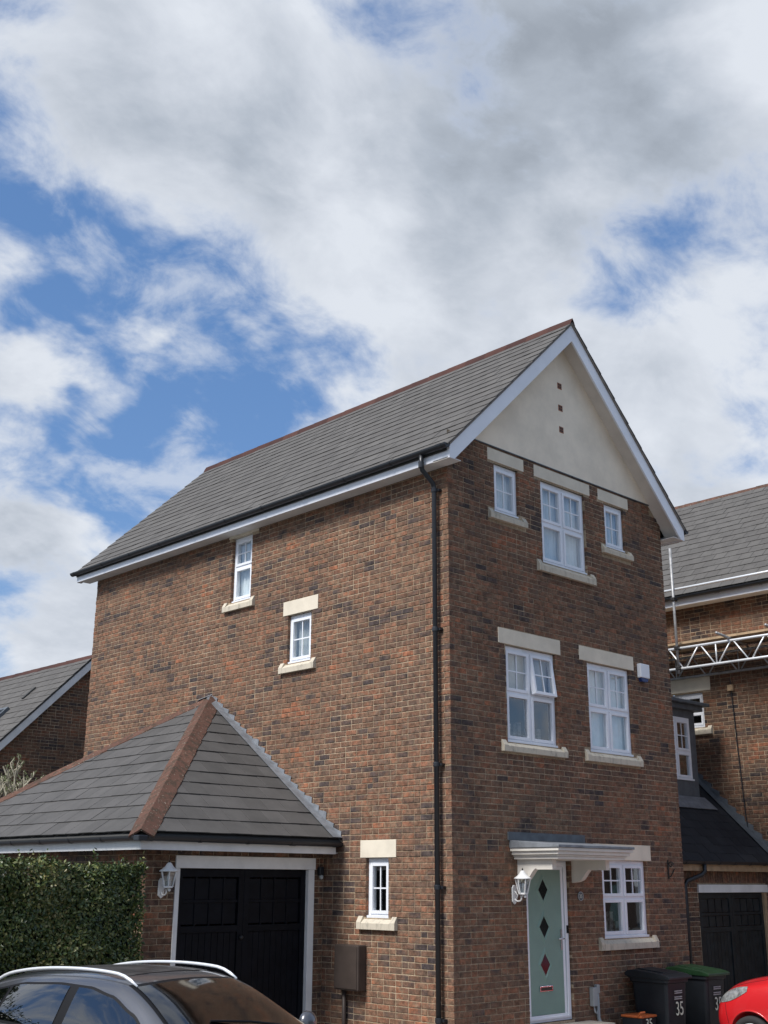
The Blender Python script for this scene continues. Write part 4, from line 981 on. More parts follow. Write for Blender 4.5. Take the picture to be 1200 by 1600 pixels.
# ================================================================== SCAFFOLD
sf = thing('scaffold', 'steel scaffold with lattice beam against the neighbour house', 'scaffold', (8.2, 0, GZ))
SX = 8.1
def lattice(x, zt, zb2, m, y0=2.8, y1=-3.0, step=.62):
    tb = MB(); tb.tube([(x, y0, zt), (x, y1, zt)], .024, 10); tb.build('top_chord', m, sf, smooth=True)
    tb = MB(); tb.tube([(x, y0, zb2), (x, y1, zb2)], .024, 10); tb.build('bottom_chord', m, sf, smooth=True)
    y = y0; k = 0
    while y > y1 + step:
        b = MB(); b.tube([(x, y, zb2), (x, y - step * .46, zt)] if k % 1 == 0 else [], .014, 8); b.build('lattice_bar', m, sf, smooth=True)
        b = MB(); b.tube([(x, y - step * .54, zt), (x, y - step, zb2)], .014, 8); b.build('lattice_bar', m, sf, smooth=True)
        if k % 2 == 0: b = MB(); b.tube([(x, y - step * 1.0 - .03, zb2), (x, y - step - .03, zt)], .014, 8); b.build('lattice_bar', m, sf, smooth=True)
        y -= step + .06; k += 1
lattice(SX, 6.05, 5.66, 'alu')
lattice(XR - .12, 6.02, 5.63, 'steel')
for y in (1.58, -2.6):
    b = MB(); b.tube([(SX - .05, y, 5.56), (SX - .05, y, 8.02 if y > 0 else 6.6)], .026, 10); b.build('standard', 'steel', sf, smooth=True)
    for z in (5.66, 6.05, 7.0):
        if y > 0 or z < 7:
            c = MB(); c.box(SX - .10, SX + .03, y - .04, y + .04, z - .035, z + .035); c.build('coupler', 'iron', sf, bevel=.012)
b = MB(); b.tube([(SX, 2.8, 7.20), (SX, -3.0, 7.20)], .024, 10); b.build('guard_rail', 'alu', sf, smooth=True)
for y in (2.3, .62, -.35, -1.3):
    b = MB(); b.tube([(SX - .55, y - .18, 6.11), (XR - .02, y + .02, 6.11)], .024, 10); b.build('transom_tube', 'steel', sf, smooth=True)
for x in (8.28, 8.52, 8.76):
    b = MB(); b.box(x - .11, x + .11, -3.0, 2.9, 6.14, 6.178); b.build('scaffold_board', 'timber', sf)
b = MB(); b.box(XR - .06, XR - .04, -3, 2.9, 6.18, 6.34); b.build('toe_board', 'timber', sf)

# ================================================================== HOUSE BEHIND ON THE LEFT
lh = thing('gabled_house', 'brick house with grey roof and skylight behind the garage roof', 'house', (4.6, 16, GZ))
LHY, AX, AZ, SL = 16.0, 3.83, 7.18, 1.0
FLH = Frame((0, LHY, 0), (1, 0, 0), (0, -1, 0)); HWD = 3.3
keepL = lambda u, w: w < AZ - .12 - abs(u - AX) * SL
lwm = MB(); lwm.add([(AX - HWD, LHY + .006, GZ), (AX + HWD, LHY + .006, GZ), (AX + HWD, LHY + .006, AZ - HWD * SL), (AX, LHY + .006, AZ - .05), (AX - HWD, LHY + .006, AZ - HWD * SL)], [(0, 1, 2, 3, 4)])
lwm.quad((AX - HWD, LHY, GZ), (AX - HWD, LHY + 11, GZ), (AX - HWD, LHY + 11, AZ - HWD * SL), (AX - HWD, LHY, AZ - HWD * SL)); lwo = lwm.build('gable_wall', 'mortar', lh, fix=False)
emit_walls(None, [(FLH, lwo, b) for b in lay_bricks(FLH, AX - HWD, AX + 1.2, 1.5, AZ, [], keep=keepL)], 'brick_red', 0)
e = HWD + .35; Tq = Vector((e, 0, e * SL)); lq = Tq.length
q = MB(); q.quad((AX - e, LHY - .15, AZ - e * SL - .03), (AX, LHY - .15, AZ - .03), (AX, LHY + 11, AZ - .03), (AX - e, LHY + 11, AZ - e * SL - .03)); q.quad((AX + e, LHY - .15, AZ - e * SL - .03), (AX, LHY - .15, AZ - .03), (AX, LHY + 11, AZ - .03), (AX + e, LHY + 11, AZ - e * SL - .03)); qo = q.build('roof', 'under', lh, fix=False)
tile_roof((AX - e, LHY + 11, AZ - e * SL), (0, -1, 0), Tq, [(0, 0), (11.16, 0), (11.16, lq), (0, lq)], .26, .3, qo, 'tile', 150)
ridge_run((AX, LHY - .16, AZ + .01), (AX, LHY + 11, AZ + .01), 24, (-Tq.normalized(), Vector((1, 0, -SL)).normalized()), qo, 'ridge', w=.12, round_=True)
for sx in (-1, 1):
    m = MB(); m.prism([(AX, LHY - .14, AZ - .04), (AX + sx * e, LHY - .14, AZ - .04 - e * SL), (AX + sx * e, LHY - .14, AZ - .27 - e * SL), (AX, LHY - .14, AZ - .27)], (0, .03, 0)); m.build('bargeboard', 'white_paint', lh)
    m = MB(); m.prism([(AX, LHY - .152, AZ - .005), (AX + sx * e, LHY - .152, AZ - .005 - e * SL), (AX + sx * e, LHY - .152, AZ - .045 - e * SL), (AX, LHY - .152, AZ - .045)], (0, .05, 0)); m.build('undercloak', 'under', lh)
# skylight and a vent tile in the slope
nq = Vector((-SL, 0, 1)).normalized(); tq = Tq.normalized(); c = Vector((2.1, 17.9, 7.18 - (AX - 2.1) * SL))
mt = Matrix(((0, tq.x, nq.x, c.x), (-1, tq.y, nq.y, c.y), (0, tq.z, nq.z, c.z), (0, 0, 0, 1)))
m = MB(); 
for bx in ((-.45, .45, -.6, -.52), (-.45, .45, .52, .6), (-.45, -.37, -.52, .52), (.37, .45, -.52, .52)): m.box(*bx, 0, .10, mt)
sk = m.build('skylight', 'lead_dark', lh)
m = MB(); m.add([mt @ Vector(p) for p in ((-.37, -.52, .06), (.37, -.52, .06), (.37, .52, .06), (-.37, .52, .06))], [(0, 1, 2, 3)]); m.build('pane', 'car_glass', sk)
c = Vector((2.95, 17.35, AZ - (AX - 2.95) * SL)); mt = Matrix(((0, tq.x, nq.x, c.x), (-1, tq.y, nq.y, c.y), (0, tq.z, nq.z, c.z), (0, 0, 0, 1))); m = MB(); m.box(-.05, .05, -.22, .22, .02, .06, mt); m.build('vent_tile', 'under', lh)

# ================================================================== HEDGE
hx0, hx1, hy0, hy1, hz = -9.5, -3.42, 1.55, 2.35, 1.97
hedge = thing('hedge', 'tall clipped evergreen hedge beside the garage front', 'hedge', (-6, 1.9, GZ))
def lump(p):
    return .05 * math.sin(p.x * 3.1 + p.z * 2.2) + .04 * math.sin(p.x * 7.3 - p.z * 5.1 + 1) + .03 * math.sin(p.z * 9.7 + p.x * 2.0)
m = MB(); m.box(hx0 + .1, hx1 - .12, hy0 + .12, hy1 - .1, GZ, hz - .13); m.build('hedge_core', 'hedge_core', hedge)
vs, fs = [], []
def leafcard(p, nrm, L, wd):
    a = rng.uniform(0, 6.283); t = nrm.orthogonal().normalized(); t = (t * math.cos(a) + nrm.cross(t) * math.sin(a))
    d = (t + nrm * rng.uniform(-.1, .9) + Vector((0, 0, -.25))).normalized(); s = d.cross(nrm + Vector((rng.uniform(-.7, .7), rng.uniform(-.7, .7), rng.uniform(-.4, .9)))).normalized()
    n2 = s.cross(d); o = len(vs)
    vs.extend([p, p + d * L * .5 + s * wd + n2 * wd * .35, p + d * L, p + d * L * .5 - s * wd + n2 * wd * .35, p + d * L * .5])
    fs.extend([(o, o + 1, o + 4), (o + 1, o + 2, o + 4), (o + 2, o + 3, o + 4), (o + 3, o, o + 4)])
def sheet(count, fn):
    for _ in range(count):
        p, n = fn(); q = p + n * (lump(p) - abs(rng.gauss(0, .06)))
        leafcard(q, (n + Vector((rng.uniform(-.5, .5), rng.uniform(-.5, .5), rng.uniform(-.5, .5)))).normalized(), rng.uniform(.033, .062), rng.uniform(.009, .017))
U = rng.uniform
XL = -6.6
sheet(30000, lambda: (Vector((U(XL, hx1), hy0, U(.2, hz))), Vector((0, -1, 0))))
sheet(3500, lambda: (Vector((hx1, U(hy0, hy1), U(.2, hz))), Vector((1, 0, 0))))
sheet(5500, lambda: (Vector((U(XL, hx1), U(hy0, hy1), hz)), Vector((0, 0, 1))))
sheet(5000, lambda: (Vector((U(hx0, XL), hy0, U(.2, hz))), Vector((0, -1, 0))))
for _ in range(80):
    p = Vector((U(XL, hx1), U(hy0 - .03, hy0 + .35), hz - .02)) if rng.random() < .6 else Vector((U(XL, hx1 + .03), hy0 - .02, U(.9, hz)))
    d = Vector((U(-.5, .5), U(-.6, .1), U(.5, 1))).normalized(); L = U(.06, .17)
    for k in range(6): leafcard(p + d * L * k / 5, (d + Vector((U(-1, 1), U(-1, 1), U(-.5, .5)))).normalized(), U(.035, .06), U(.010, .016))
fo = MB(); fo.v = [tuple(p) for p in vs]; fo.f = fs; stuff(fo.build('foliage', 'leaf', hedge, fix=False))
for i in range(8):
    x = hx0 + .5 + i * .75; m = MB(); m.tube([(x, 1.95, GZ), (x + U(-.1, .1), 1.95, GZ + .6)], [.04, .025], 7); m.build('stem', 'bark', hedge)

# ================================================================== BARE SHRUB behind the garage
sb = thing('bare_shrub', 'sparse pruned shrub with pale branches behind the garage ridge', 'shrub', (-.9, 10.2, GZ))
tr = MB(); tw = MB(); bd = MB()
def branch(mb, p, d, L, r, depth):
    pts = [Vector(p)]; d = Vector(d).normalized()
    for i in range(4):
        d = (d + Vector((U(-.18, .18), U(-.18, .18), U(-.08, .16)))).normalized(); pts.append(pts[-1] + d * L / 4)
    mb.tube(pts, [r, r * .9, r * .8, r * .72, r * .62], 6)
    if depth:
        for k in range(3 if depth > 1 else 2):
            q = pts[rng.choice((2, 3, 4))]; branch(tw, q, (d + Vector((U(-.9, .9), U(-.9, .9), U(-.25, .5)))).normalized(), L * U(.30, .46), r * .66, depth - 1)
    else:
        for k in range(6):
            q = pts[rng.choice((1, 2, 3, 4))] + Vector((U(-.03, .03), U(-.03, .03), U(-.02, .03))); s = U(.015, .035); bd.add([q, q + Vector((s, 0, s * .4)), q + Vector((s * .4, s * .5, s * 1.2))], [(0, 1, 2)])
for (bx, by) in ((-.78, 10.1), (-1.15, 10.3)):
    tr.tube([(bx, by, GZ), (bx + .05, by, 1.0), (bx - .03, by + .03, 2.2), (bx, by, 3.15)], [.07, .06, .05, .045], 8)
    for k in range(8):
        a = U(0, 6.28); z = U(2.7, 3.15)
        branch(tw, (bx, by, z), (math.cos(a) * U(.3, .9), math.sin(a) * U(.3, .9), U(.5, 1.1)), U(.55, .8), U(.018, .03), 2)
tr.build('trunk', 'bark', sb, fix=False); stuff(tw.build('twigs', 'bark', sb, fix=False)); stuff(bd.build('buds', 'bud', sb, fix=False))

# ================================================================== WHEELIE BINS
def wheelie(x, y, label, lidmat, grp):
    t = thing('wheelie_bin', label, 'wheelie bin', (x, y, GZ), grp)
    hw0, hw1, d0, d1 = .205, .255, .24, .305            # half sizes at the foot and the rim
    m = MB(); ring = []
    for (z, a, b) in ((.06, hw0, d0), (.10, hw0 + .008, d0 + .008), (.55, (hw0 + hw1) / 2, (d0 + d1) / 2), (.90, hw1 - .012, d1 - .012), (.915, hw1 + .012, d1 + .012), (.965, hw1 + .014, d1 + .014)):
        c = .05; pts = []
        for sx, sy in ((1, -1), (1, 1), (-1, 1), (-1, -1)):
            for i in range(4):
                an = {(1, -1): -math.pi / 2, (1, 1): 0, (-1, 1): math.pi / 2, (-1, -1): math.pi}[(sx, sy)] + i * math.pi / 6
                pts.append((x + sx * (a - c) + c * math.cos(an), y + sy * (b - c) + c * math.sin(an), GZ + z))
        ring.append(pts)
    n = len(ring[0])
    m.add([p for r in ring for p in r], [(i * n + k, i * n + (k + 1) % n, (i + 1) * n + (k + 1) % n, (i + 1) * n + k) for i in range(len(ring) - 1) for k in range(n)] + [tuple(range(n))[::-1]])
    m.build('body', 'bin_grey', t)
    ld = MB(); a, b = hw1 + .03, d1 + .035
    prof = [(-b - .02, .955), (-b - .02, .995), (-b + .05, 1.015), (-b + .12, 1.03), (.0, 1.05), (b - .12, 1.065), (b - .02, 1.055), (b + .03, 1.02), (b + .03, .985), (b - .02, .968)]
    ld.prism([(x - a, y + p, GZ + z) for p, z in prof], (2 * a, 0, 0)); lo = ld.build('lid', lidmat, t, bevel=.012)
    rp = MB(); rp.prism([(x - a * .62, y + p, GZ + z) for p, z in ((-b + .10, 1.024), (-b + .16, 1.05), (b - .14, 1.082), (b - .06, 1.06))], (2 * a * .62, 0, 0)); rp.build('lid_panel', lidmat, lo, bevel=.008)
    hn = MB(); hn.tube([(x - .2, y + d1 + .04, GZ + .96), (x - .2, y + d1 + .075, GZ + .99), (x + .2, y + d1 + .075, GZ + .99), (x + .2, y + d1 + .04, GZ + .96)], .014, 8); hn.build('handle', 'bin_grey', t)
    for s in (-1, 1):
        w = MB(); w.lathe([(.03, -.025), (.095, -.022), (.1, -.01), (.1, .01), (.095, .022), (.03, .025)], (x + s * .235, y + .21, GZ + .101), 18, (1, 0, 0)); w.build('wheel', 'tyre', t, smooth=False)
    slope = (d1 - d0) / .85
    def Fb(z): return Frame((x, y - (d0 + (z - .06) * slope) + GZ * 0, 0), (1, 0, 0), (0, -1, 0))
    text_mesh('35', .25, Fb(.62), .02, GZ + .50, .014, t, 'sticker', 'number_sticker', squash=.8)
    for i, (s, zz) in enumerate((('COLLECTION DAY', .80), ('WASTE ONLY', .775), ('NO HOT ASH', .725), ('HOUSEHOLD', .70))):
        p = MB(); zc = zz; yy = y - (d0 + (zz - .06) * slope) - .006
        for j in range(6): p.box(x - .09 + j * .032, x - .09 + j * .032 + .024, yy - .002, yy, GZ + zz, GZ + zz + .014)
        p.build('sticker_print', 'grey_print', t)
    return t
wheelie(3.70, -.45, 'dark grey wheelie bin with black lid by the ground floor window', 'bin_grey', 'wheelie bins against the front wall')
wheelie(4.70, -.45, 'dark grey wheelie bin with green lid partly behind the red car', 'bin_green', 'wheelie bins against the front wall')
# food caddy with orange lid
cx_, cy_ = 3.22, -.42
t = thing('food_caddy', 'small black food waste caddy with orange lid before the wheelie bins', 'caddy', (cx_, cy_, GZ))
m = MB(); vv = []
for z, a, b in ((0, .12, .115), (.38, .165, .15)): vv += [(cx_ - a, cy_ - b, GZ + z), (cx_ + a, cy_ - b, GZ + z), (cx_ + a, cy_ + b, GZ + z), (cx_ - a, cy_ + b, GZ + z)]
m.add(vv, [(3, 2, 1, 0), (4, 5, 6, 7), (0, 1, 5, 4), (1, 2, 6, 5), (2, 3, 7, 6), (3, 0, 4, 7)]); m.build('body', 'bin_grey', t, bevel=.02)
m = MB(); m.box(cx_ - .185, cx_ + .185, cy_ - .17, cy_ + .17, GZ + .487, GZ + .518); m.build('lid', 'orange', t, bevel=.014)
m = MB(); m.box(cx_ - .17, cx_ + .17, cy_ - .155, cy_ + .155, GZ + .36, GZ + .487); m.build('collar', 'bin_grey', t, bevel=.01)
m = MB(); m.tube([(cx_ - .18, cy_ - .1, GZ + .50), (cx_ - .19, cy_ - .16, GZ + .56), (cx_ - .12, cy_ - .18, GZ + .565)], .012, 6); m.build('handle', 'orange', t)
text_mesh('35', .16, Frame((cx_, cy_ - .158, 0), (1, 0, 0), (0, -1, 0)), 0, GZ + .365, .001, t, 'sticker', 'number_sticker')

# ================================================================== CARS
def bake(o):
    dg = bpy.context.evaluated_depsgraph_get(); dg.update(); me = bpy.data.meshes.new_from_object(o.evaluated_get(dg)); bpy.data.objects.remove(o); return me
def car_body(sts, arches, wr):
    """sts: (x, zbottom, ysill, ywide, zwide, ybelt, zbelt, yroof, zroofedge, ztop) nose to tail; returns a closed smooth mesh with wheel arches cut"""
    vs = []; fs = []; K = None
    for (x, zb, ys, yw, zw, yb, zbt, yr, ze, zt) in sts:
        half = [(0, zb), (ys * .8, zb), (ys, zb + .06), (yw, zw), (yw - .005, (zw + zbt) / 2), (yb, zbt), ((yb * .55 + yr * .45), zbt * .55 + ze * .45), (yr, ze), (yr * .82, ze + (zt - ze) * .68), (yr * .45, ze + (zt - ze) * .94), (0, zt)]
        ring = half + [(-y, z) for y, z in reversed(half[1:-1])]
        K = len(ring); vs += [(x, y, z) for y, z in ring]
    for i in range(len(sts) - 1):
        for k in range(K): fs.append((i * K + k, i * K + (k + 1) % K, (i + 1) * K + (k + 1) % K, (i + 1) * K + k))
    fs += [tuple(range(K)), tuple(range((len(sts) - 1) * K, len(sts) * K))[::-1]]
    me = bpy.data.meshes.new('b'); me.from_pydata(vs, [], fs)
    bm = bmesh.new(); bm.from_mesh(me); bmesh.ops.recalc_face_normals(bm, faces=bm.faces); bm.to_mesh(me); bm.free()
    o = bpy.data.objects.new('b', me); COL.objects.link(o); s = o.modifiers.new('s', 'SUBSURF'); s.levels = 3; s.render_levels = 3
    cuts = []
    for ax in arches:
        for sd in (-1, 1):
            c = MB(); c.lathe([(wr, -.30), (wr, .35)], (ax, sd * .80, .30), 48, (0, sd, 0)); co = c.build('cut', None); cuts.append(co)
            b = o.modifiers.new('c', 'BOOLEAN'); b.operation = 'DIFFERENCE'; b.object = co; b.solver = 'EXACT'
    out = bake(o)
    for c in cuts: bpy.data.objects.remove(c)
    out.shade_smooth(); return out
def patch(bvh, pts_grid, origin_fn, direction, off):
    """lay a grid of points on the body by casting rays; returns a builder"""
    mb = MB(); rows = len(pts_grid); cols = len(pts_grid[0]); vs = []
    for r in pts_grid:
        for p in r:
            loc, nrm, idx, d = bvh.ray_cast(Vector(origin_fn(p)), Vector(direction))
            if loc is None: loc = Vector(p); nrm = -Vector(direction)
            vs.append(loc + nrm * off)
    mb.add(vs, [(i * cols + j, i * cols + j + 1, (i + 1) * cols + j + 1, (i + 1) * cols + j) for i in range(rows - 1) for j in range(cols - 1)])
    return mb
def lerp_curve(c, x):
    for (a, b), (a2, b2) in zip(c, c[1:]):
        if a <= x <= a2:
            t = (x - a) / (a2 - a); t2 = t * t * (3 - 2 * t) * .35 + t * .65; return b + (b2 - b) * t2
    return c[0][1] if x < c[0][0] else c[-1][1]
def wheel(parent, c, side, r, rimm, name='wheel', rr=.66):
    c = Vector(c); ax = (0, side, 0); m = MB()
    m.lathe([(r * .60, -.10), (r * .9, -.10), (r * .985, -.085), (r, -.05), (r, .05), (r * .985, .085), (r * .9, .10), (r * rr, .098), (r * rr * .98, .07)], c, 40, ax); w = m.build(name, 'tyre', parent, smooth=True)
    m = MB(); m.lathe([(r * rr, .075), (r * rr, .095), (r * rr * .93, .098), (r * rr * .88, .055), (r * .1, .05), (.02, .05)], c, 40, ax); m.build('rim', rimm, w, smooth=True)
    m = MB()
    for k in range(7):
        a = 2 * math.pi * k / 7; d = Vector((math.cos(a), 0, math.sin(a))); s = d.cross(Vector((0, 1, 0)))
        o = c + Vector((0, side * .085, 0)); m.prism([o + d * .03 + s * .022, o + d * .03 - s * .022, o + d * r * rr * .93 - s * .016, o + d * r * rr * .93 + s * .016], Vector((0, -side * .025, 0)))
    m.lathe([(.045, .05), (.045, .095), (.035, .10), (.01, .10)], c, 20, ax); m.build('spoke', rimm, w)
    return w
def rounded(parts, M4, root):
    for o in parts:
        o.data.transform(M4); o.data.update()
def place_car(root, x, y, z, a):
    root.location = (x, y, z); root.rotation_euler = (0, 0, a)

# ---- grey crossover
G = thing('parked_car', 'grey estate car with silver roof rails parked before the garage', 'car')
GS = [  # x, zb, ysill, ywide, zwide, ybelt, zbelt, yroof, zroofedge, ztop
 (2.18, .36, .45, .58, .50, .52, .66, .40, .70, .72), (2.10, .24, .66, .76, .50, .70, .74, .52, .79, .81), (1.85, .20, .78, .86, .55, .80, .84, .60, .90, .93), (1.35, .18, .82, .90, .60, .84, .95, .64, 1.00, 1.03),
 (1.10, .18, .83, .905, .62, .85, 1.00, .68, 1.05, 1.075), (.98, .18, .83, .905, .62, .855, 1.01, .69, 1.09, 1.13), (.62, .18, .83, .905, .62, .85, 1.02, .67, 1.27, 1.325), (.30, .18, .83, .905, .62, .85, 1.03, .645, 1.385, 1.45), (.12, .18, .83, .905, .62, .85, 1.035, .645, 1.42, 1.485),
 (-.35, .18, .83, .905, .62, .85, 1.05, .65, 1.435, 1.505), (-.95, .18, .83, .905, .62, .845, 1.07, .64, 1.415, 1.49), (-1.45, .20, .82, .90, .64, .835, 1.095, .61, 1.355, 1.435), (-1.82, .24, .79, .88, .68, .82, 1.11, .53, 1.27, 1.35),
 (-2.08, .30, .74, .84, .72, .77, 1.06, .50, 1.10, 1.13), (-2.20, .38, .62, .72, .70, .64, .92, .45, .96, .98)]
bme = car_body(GS, (1.36, -1.36), .375)
body = link('body', bme, 'paint_grey', G)
bm = bmesh.new(); bm.from_mesh(bme); bvh = BVHTree.FromBMesh(bm); bm.free()
topc = [(-1.78, 1.10), (-1.66, 1.21), (-1.40, 1.305), (-1.0, 1.372), (-.5, 1.395), (-.1, 1.385), (.2, 1.335), (.5, 1.225), (.72, 1.11), (.86, 1.045)]
botc = [(-1.78, 1.095), (-1.4, 1.085), (-.5, 1.06), (.3, 1.035), (.86, 1.025)]
def side_patch(x0, x1, shrink, sgn, off, N=26):
    g = []
    for j in range(9):
        row = []
        for i in range(N + 1):
            x = x0 + (x1 - x0) * i / N; a, b = lerp_curve(botc, x) + shrink, max(lerp_curve(topc, x) - shrink, lerp_curve(botc, x) + shrink + .002)
            row.append((x, 0, a + (b - a) * j / 8))
        g.append(row)
    return patch(bvh, g, lambda p: (p[0], sgn * 3, p[2]), (0, -sgn, 0), off)
for sgn in (-1, 1):
    side_patch(-1.78, .86, -.006, sgn, .003, 60).build('window_surround', 'car_trim', G, smooth=True)
    for x0, x1 in ((-1.70, -1.20), (-1.15, -.36), (-.24, .80)):
        side_patch(x0, x1, .014, sgn, .009).build('side_window', 'car_glass', G, smooth=True)
    p = []
    for i in range(25):
        x = -1.62 + (.34 + 1.62) * i / 24; hit = bvh.ray_cast(Vector((x, sgn * .555, 3)), Vector((0, 0, -1)))[0]
        e = min(1, min(i, 24 - i) / 3.2); p.append(hit + Vector((0, 0, .012 + .036 * math.sin(e * math.pi / 2))))
    rail = MB().tube(p, [.008] + [.0135] * 23 + [.008], 10).build('roof_rail', 'alu', G, smooth=True)
def screen(y1, z0, z1, off, sd, ysh):
    g = []
    for j in range(13):
        z = z0 + (z1 - z0) * j / 12; yy = y1 - (y1 - ysh) * j / 12
        g.append([(0, -yy + 2 * yy * i / 16, z - .028 * (abs(-1 + 2 * i / 16) ** 2)) for i in range(17)])
    return patch(bvh, g, lambda p: (sd * 4, p[1], p[2]), (-sd, 0, 0), off)
screen(.71, 1.085, 1.44, .004, 1, .575).build('screen_surround', 'car_trim', G, smooth=True)
screen(.685, 1.10, 1.425, .010, 1, .555).build('windscreen', 'screen_glass', G, smooth=True)
screen(.60, 1.13, 1.33, .006, -1, .50).build('rear_window', 'car_glass', G, smooth=True)
g = [[(-1.42 + 1.50 * i / 14, -.46 + .92 * j / 8, 0) for i in range(15)] for j in range(9)]
patch(bvh, g, lambda p: (p[0], p[1], 4), (0, 0, -1), .004).build('roof_panel', 'paint_dark', G, smooth=True)
m = MB(); m.tube([(1.18, .45, 1.092), (1.02, .05, 1.15), (.93, -.30, 1.175)], .010, 6); m.build('wiper', 'car_trim', G)
for sgn in (-1, 1):
    m = MB(); m.lathe([(.01, -.05), (.07, -.045), (.095, -.01), (.09, .03), (.05, .055), (.01, .06)], (.78, sgn * 1.0, 1.05), 16, (1, 0, .1)); m.build('door_mirror', 'paint_grey', G, smooth=True)
    m = MB(); m.tube([(.74, sgn * .84, 1.02), (.76, sgn * .98, 1.04)], .02, 8); m.build('mirror_stalk', 'car_trim', G)
    for ax in (1.36, -1.36): wheel(G, (ax, sgn * .80, .335), sgn, .335, 'alu')
    m = MB(); m.box(-.62, -.42, sgn * .925 - .012, sgn * .925 + .012, .90, .925); m.build('door_handle', 'alu', G, bevel=.005)
    g2 = [[(1.80 + .30 * i / 8, 0, .66 + .12 * j / 5 + .03 * (1 - i / 8)) for i in range(9)] for j in range(6)]
    patch(bvh, g2, lambda p: (p[0], sgn * 3, p[2]), (0, -sgn, 0), .006).build('headlight', 'lamp_lens', G, smooth=True)
m = MB(); 
for i in range(5): m.box(2.16, 2.21, -.30, .30, .50 + i * .035, .515 + i * .035)
m.build('grille', 'car_trim', G)
# air freshener hanging from the mirror and a dark cabin so that the glass reads deep
m = MB(); m.box(.52, .60, -.06, .10, 1.245, 1.295); m.build('rear_view_mirror', 'car_trim', G, bevel=.01)
m = MB(); m.box(.555, .565, .0, .045, 1.11, 1.20); m.build('air_freshener', 'blue', G)
place_car(G, -5.086, -1.33, GZ, -1.437)

# ---- red hatchback, nose towards the house
Rr = thing('parked_car', 'red small hatchback at the right edge beside the wheelie bins', 'car')
RS = [
 (1.76, .34, .40, .50, .44, .46, .54, .36, .58, .60), (1.70, .24, .58, .66, .45, .62, .66, .48, .71, .745), (1.56, .19, .70, .77, .50, .72, .82, .55, .89, .94), (1.22, .17, .75, .825, .58, .775, .91, .60, .98, 1.03),
 (.95, .17, .77, .835, .60, .79, .94, .63, 1.03, 1.075), (.78, .17, .77, .835, .60, .795, .955, .64, 1.07, 1.12), (.42, .17, .77, .835, .58, .80, .96, .60, 1.25, 1.31), (.15, .17, .77, .835, .58, .80, .97, .565, 1.36, 1.43),
 (-.35, .17, .77, .835, .58, .80, .99, .56, 1.40, 1.475), (-.95, .17, .77, .835, .60, .795, 1.01, .55, 1.375, 1.45), (-1.35, .20, .75, .82, .62, .775, 1.03, .52, 1.29, 1.37), (-1.60, .24, .70, .78, .64, .73, 1.02, .48, 1.10, 1.14), (-1.70, .34, .56, .64, .62, .58, .88, .42, .94, .96)]
rme = car_body(RS, (1.12, -1.14), .335)
link('body', rme, 'paint_red', Rr)
bm = bmesh.new(); bm.from_mesh(rme); bvh = BVHTree.FromBMesh(bm); bm.free()
topc = [(-1.40, 1.06), (-1.25, 1.20), (-.95, 1.30), (-.4, 1.355), (0, 1.335), (.3, 1.24), (.55, 1.10), (.68, .99)]
botc = [(-1.40, 1.05), (-.4, 1.01), (.68, .965)]
for sgn in (-1, 1):
    side_patch(-1.40, .68, -.012, sgn, .003, 50).build('window_surround', 'car_trim', Rr, smooth=True)
    for x0, x1 in ((-1.33, -.62), (-.52, .62)): side_patch(x0, x1, .014, sgn, .008).build('side_window', 'car_glass', Rr, smooth=True)
    g2 = []
    for j in range(9):                                   # swept-back headlight wrapping the wing
        row = []
        for i in range(15):
            t = i / 14; x = 1.16 + .46 * t; zm = .895 - .155 * t; hh = .010 + .058 * math.sin(math.pi * min(1, .10 + t * .74)); row.append((x, 0, zm + hh * (-1 + 2 * j / 8)))
        g2.append(row)
    patch(bvh, g2, lambda p: (p[0] , sgn * 3, p[2]), (0, -sgn, 0), .006).build('headlight', 'lamp_lens', Rr, smooth=True)
    for ax in (1.12, -1.14):
        wheel(Rr, (ax, sgn * .735, .29), sgn, .29, 'alu', rr=.70)
        pts = [bvh.ray_cast(Vector((ax + .342 * math.cos(a), sgn * 3, .30 + .342 * math.sin(a))), Vector((0, -sgn, 0)))[0] for a in [i * math.pi / 20 for i in range(21)]]
        pts = [p for p in pts if p is not None]
        if len(pts) > 3: MB().tube(pts, .012, 8).build('arch_lip', 'paint_red', Rr, smooth=True)
    m = MB(); h = bvh.ray_cast(Vector((.72, sgn * 3, .72)), Vector((0, -sgn, 0)))[0]; m.lathe([(.02, 0), (.028, .008), (.012, .018)], h, 12, (0, sgn, 0)); m.build('side_repeater', 'amber', Rr, smooth=True)
    m = MB(); m.lathe([(.01, -.05), (.06, -.045), (.085, -.01), (.08, .03), (.045, .055), (.01, .06)], (.62, sgn * .93, 1.0), 16, (1, 0, .1)); m.build('door_mirror', 'paint_red', Rr, smooth=True)
screen(.62, 1.15, 1.38, .004, 1, .53).build('screen_surround', 'car_trim', Rr, smooth=True)
screen(.60, 1.165, 1.365, .009, 1, .515).build('windscreen', 'car_glass', Rr, smooth=True)
screen(.54, 1.09, 1.30, .006, -1, .46).build('rear_window', 'car_glass', Rr, smooth=True)
m = MB(); m.box(1.735, 1.775, -.26, .26, .36, .46); m.build('grille', 'car_trim', Rr, bevel=.01)
def seam(bv, pts, direc, name, parent, r=.0035):
    out = []
    for p in pts:
        h = bv.ray_cast(Vector(p), Vector(direc))[0]
        if h is not None: out.append(h)
    if len(out) > 1: MB().tube(out, r, 5).build(name, 'car_trim', parent)
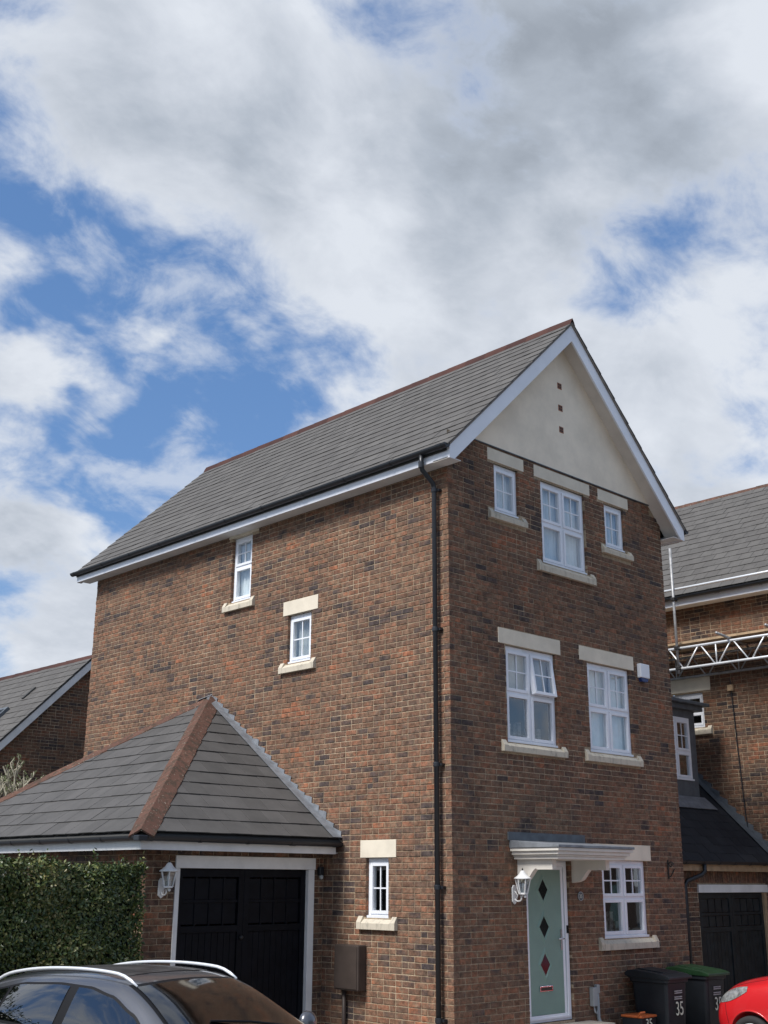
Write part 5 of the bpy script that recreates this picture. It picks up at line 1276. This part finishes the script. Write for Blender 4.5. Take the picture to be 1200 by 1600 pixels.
for sgn in (-1, 1):
    seam(bvh, [(.80 + .82 * i / 20, sgn * (.66 - .10 * (i / 20) ** 2), 3) for i in range(21)], (0, 0, -1), 'bonnet_seam', Rr)
    seam(bvh, [(.70, sgn * 3, .34 + .60 * i / 12) for i in range(13)], (0, -sgn, 0), 'door_seam', Rr)
    seam(bvh, [(1.46 + .05 * i / 10, sgn * 3, .36 + .34 * i / 10) for i in range(11)], (0, -sgn, 0), 'bumper_seam', Rr)
place_car(Rr, 4.44, -2.98, GZ, R(90))

# ================================================================== HOUSES ACROSS THE STREET (behind the viewer, mirrored in the panes)
def opposite(x0, x1, y, depth, ze, label):
    t = thing('opposite_house', label, 'house', ((x0 + x1) / 2, y, GZ))
    F = Frame((0, y, 0), (-1, 0, 0), (0, 1, 0)); zr = ze + depth * .42
    m = MB(); m.box(x0, x1, y - depth, y, GZ, ze); 
    m.prism([(x0 + .02, y - .02, ze), (x0 + .02, y - depth + .02, ze), (x0 + .02, y - depth / 2, zr - .1)], (x1 - x0 - .04, 0, 0)); m.build('wall', 'brick_far', t)
    m = MB(); e = .4
    m.prism([(x0 - .3, y + e, ze - .17), (x0 - .3, y + e, ze - .05), (x0 - .3, y - depth / 2, zr + .1), (x0 - .3, y - depth - e, ze - .05), (x0 - .3, y - depth - e, ze - .17), (x0 - .3, y - depth / 2, zr - .03)], (x1 - x0 + .6, 0, 0)); m.build('roof', 'tile', t)
    n = int((x1 - x0) / 3.2)
    for i in range(n):
        cx = x0 + (x1 - x0) * (i + .5) / n
        for z in (.9, 3.6):
            if z < 1 and i % 2 == 1:
                d = MB(); d.box(cx - .45, cx + .45, y + .002, y + .05, GZ + .1, 1.75); d.build('door', 'door_green', t, bevel=.01); continue
            f = MB(); rect_frame(f, F, -cx - .6, -cx + .6, z, z + 1.15, .07, .002, .05); w = f.build('window', 'white', t)
            p = MB(); cube_in(p, F, -cx - .53, -cx + .53, z + .07, z + 1.08, .004, .02); p.build('pane', 'interior', w)
    return t
opposite(2.0, 13.0, -27.0, 8.0, 5.0, 'brick house across the street mirrored in the front door panes')
opposite(15.0, 27.0, -30.0, 8.5, 5.2, 'brick house across the street mirrored in the first floor panes')
opposite(29.0, 42.0, -26.0, 8.5, 5.2, 'brick house across the street mirrored in the ground floor panes')
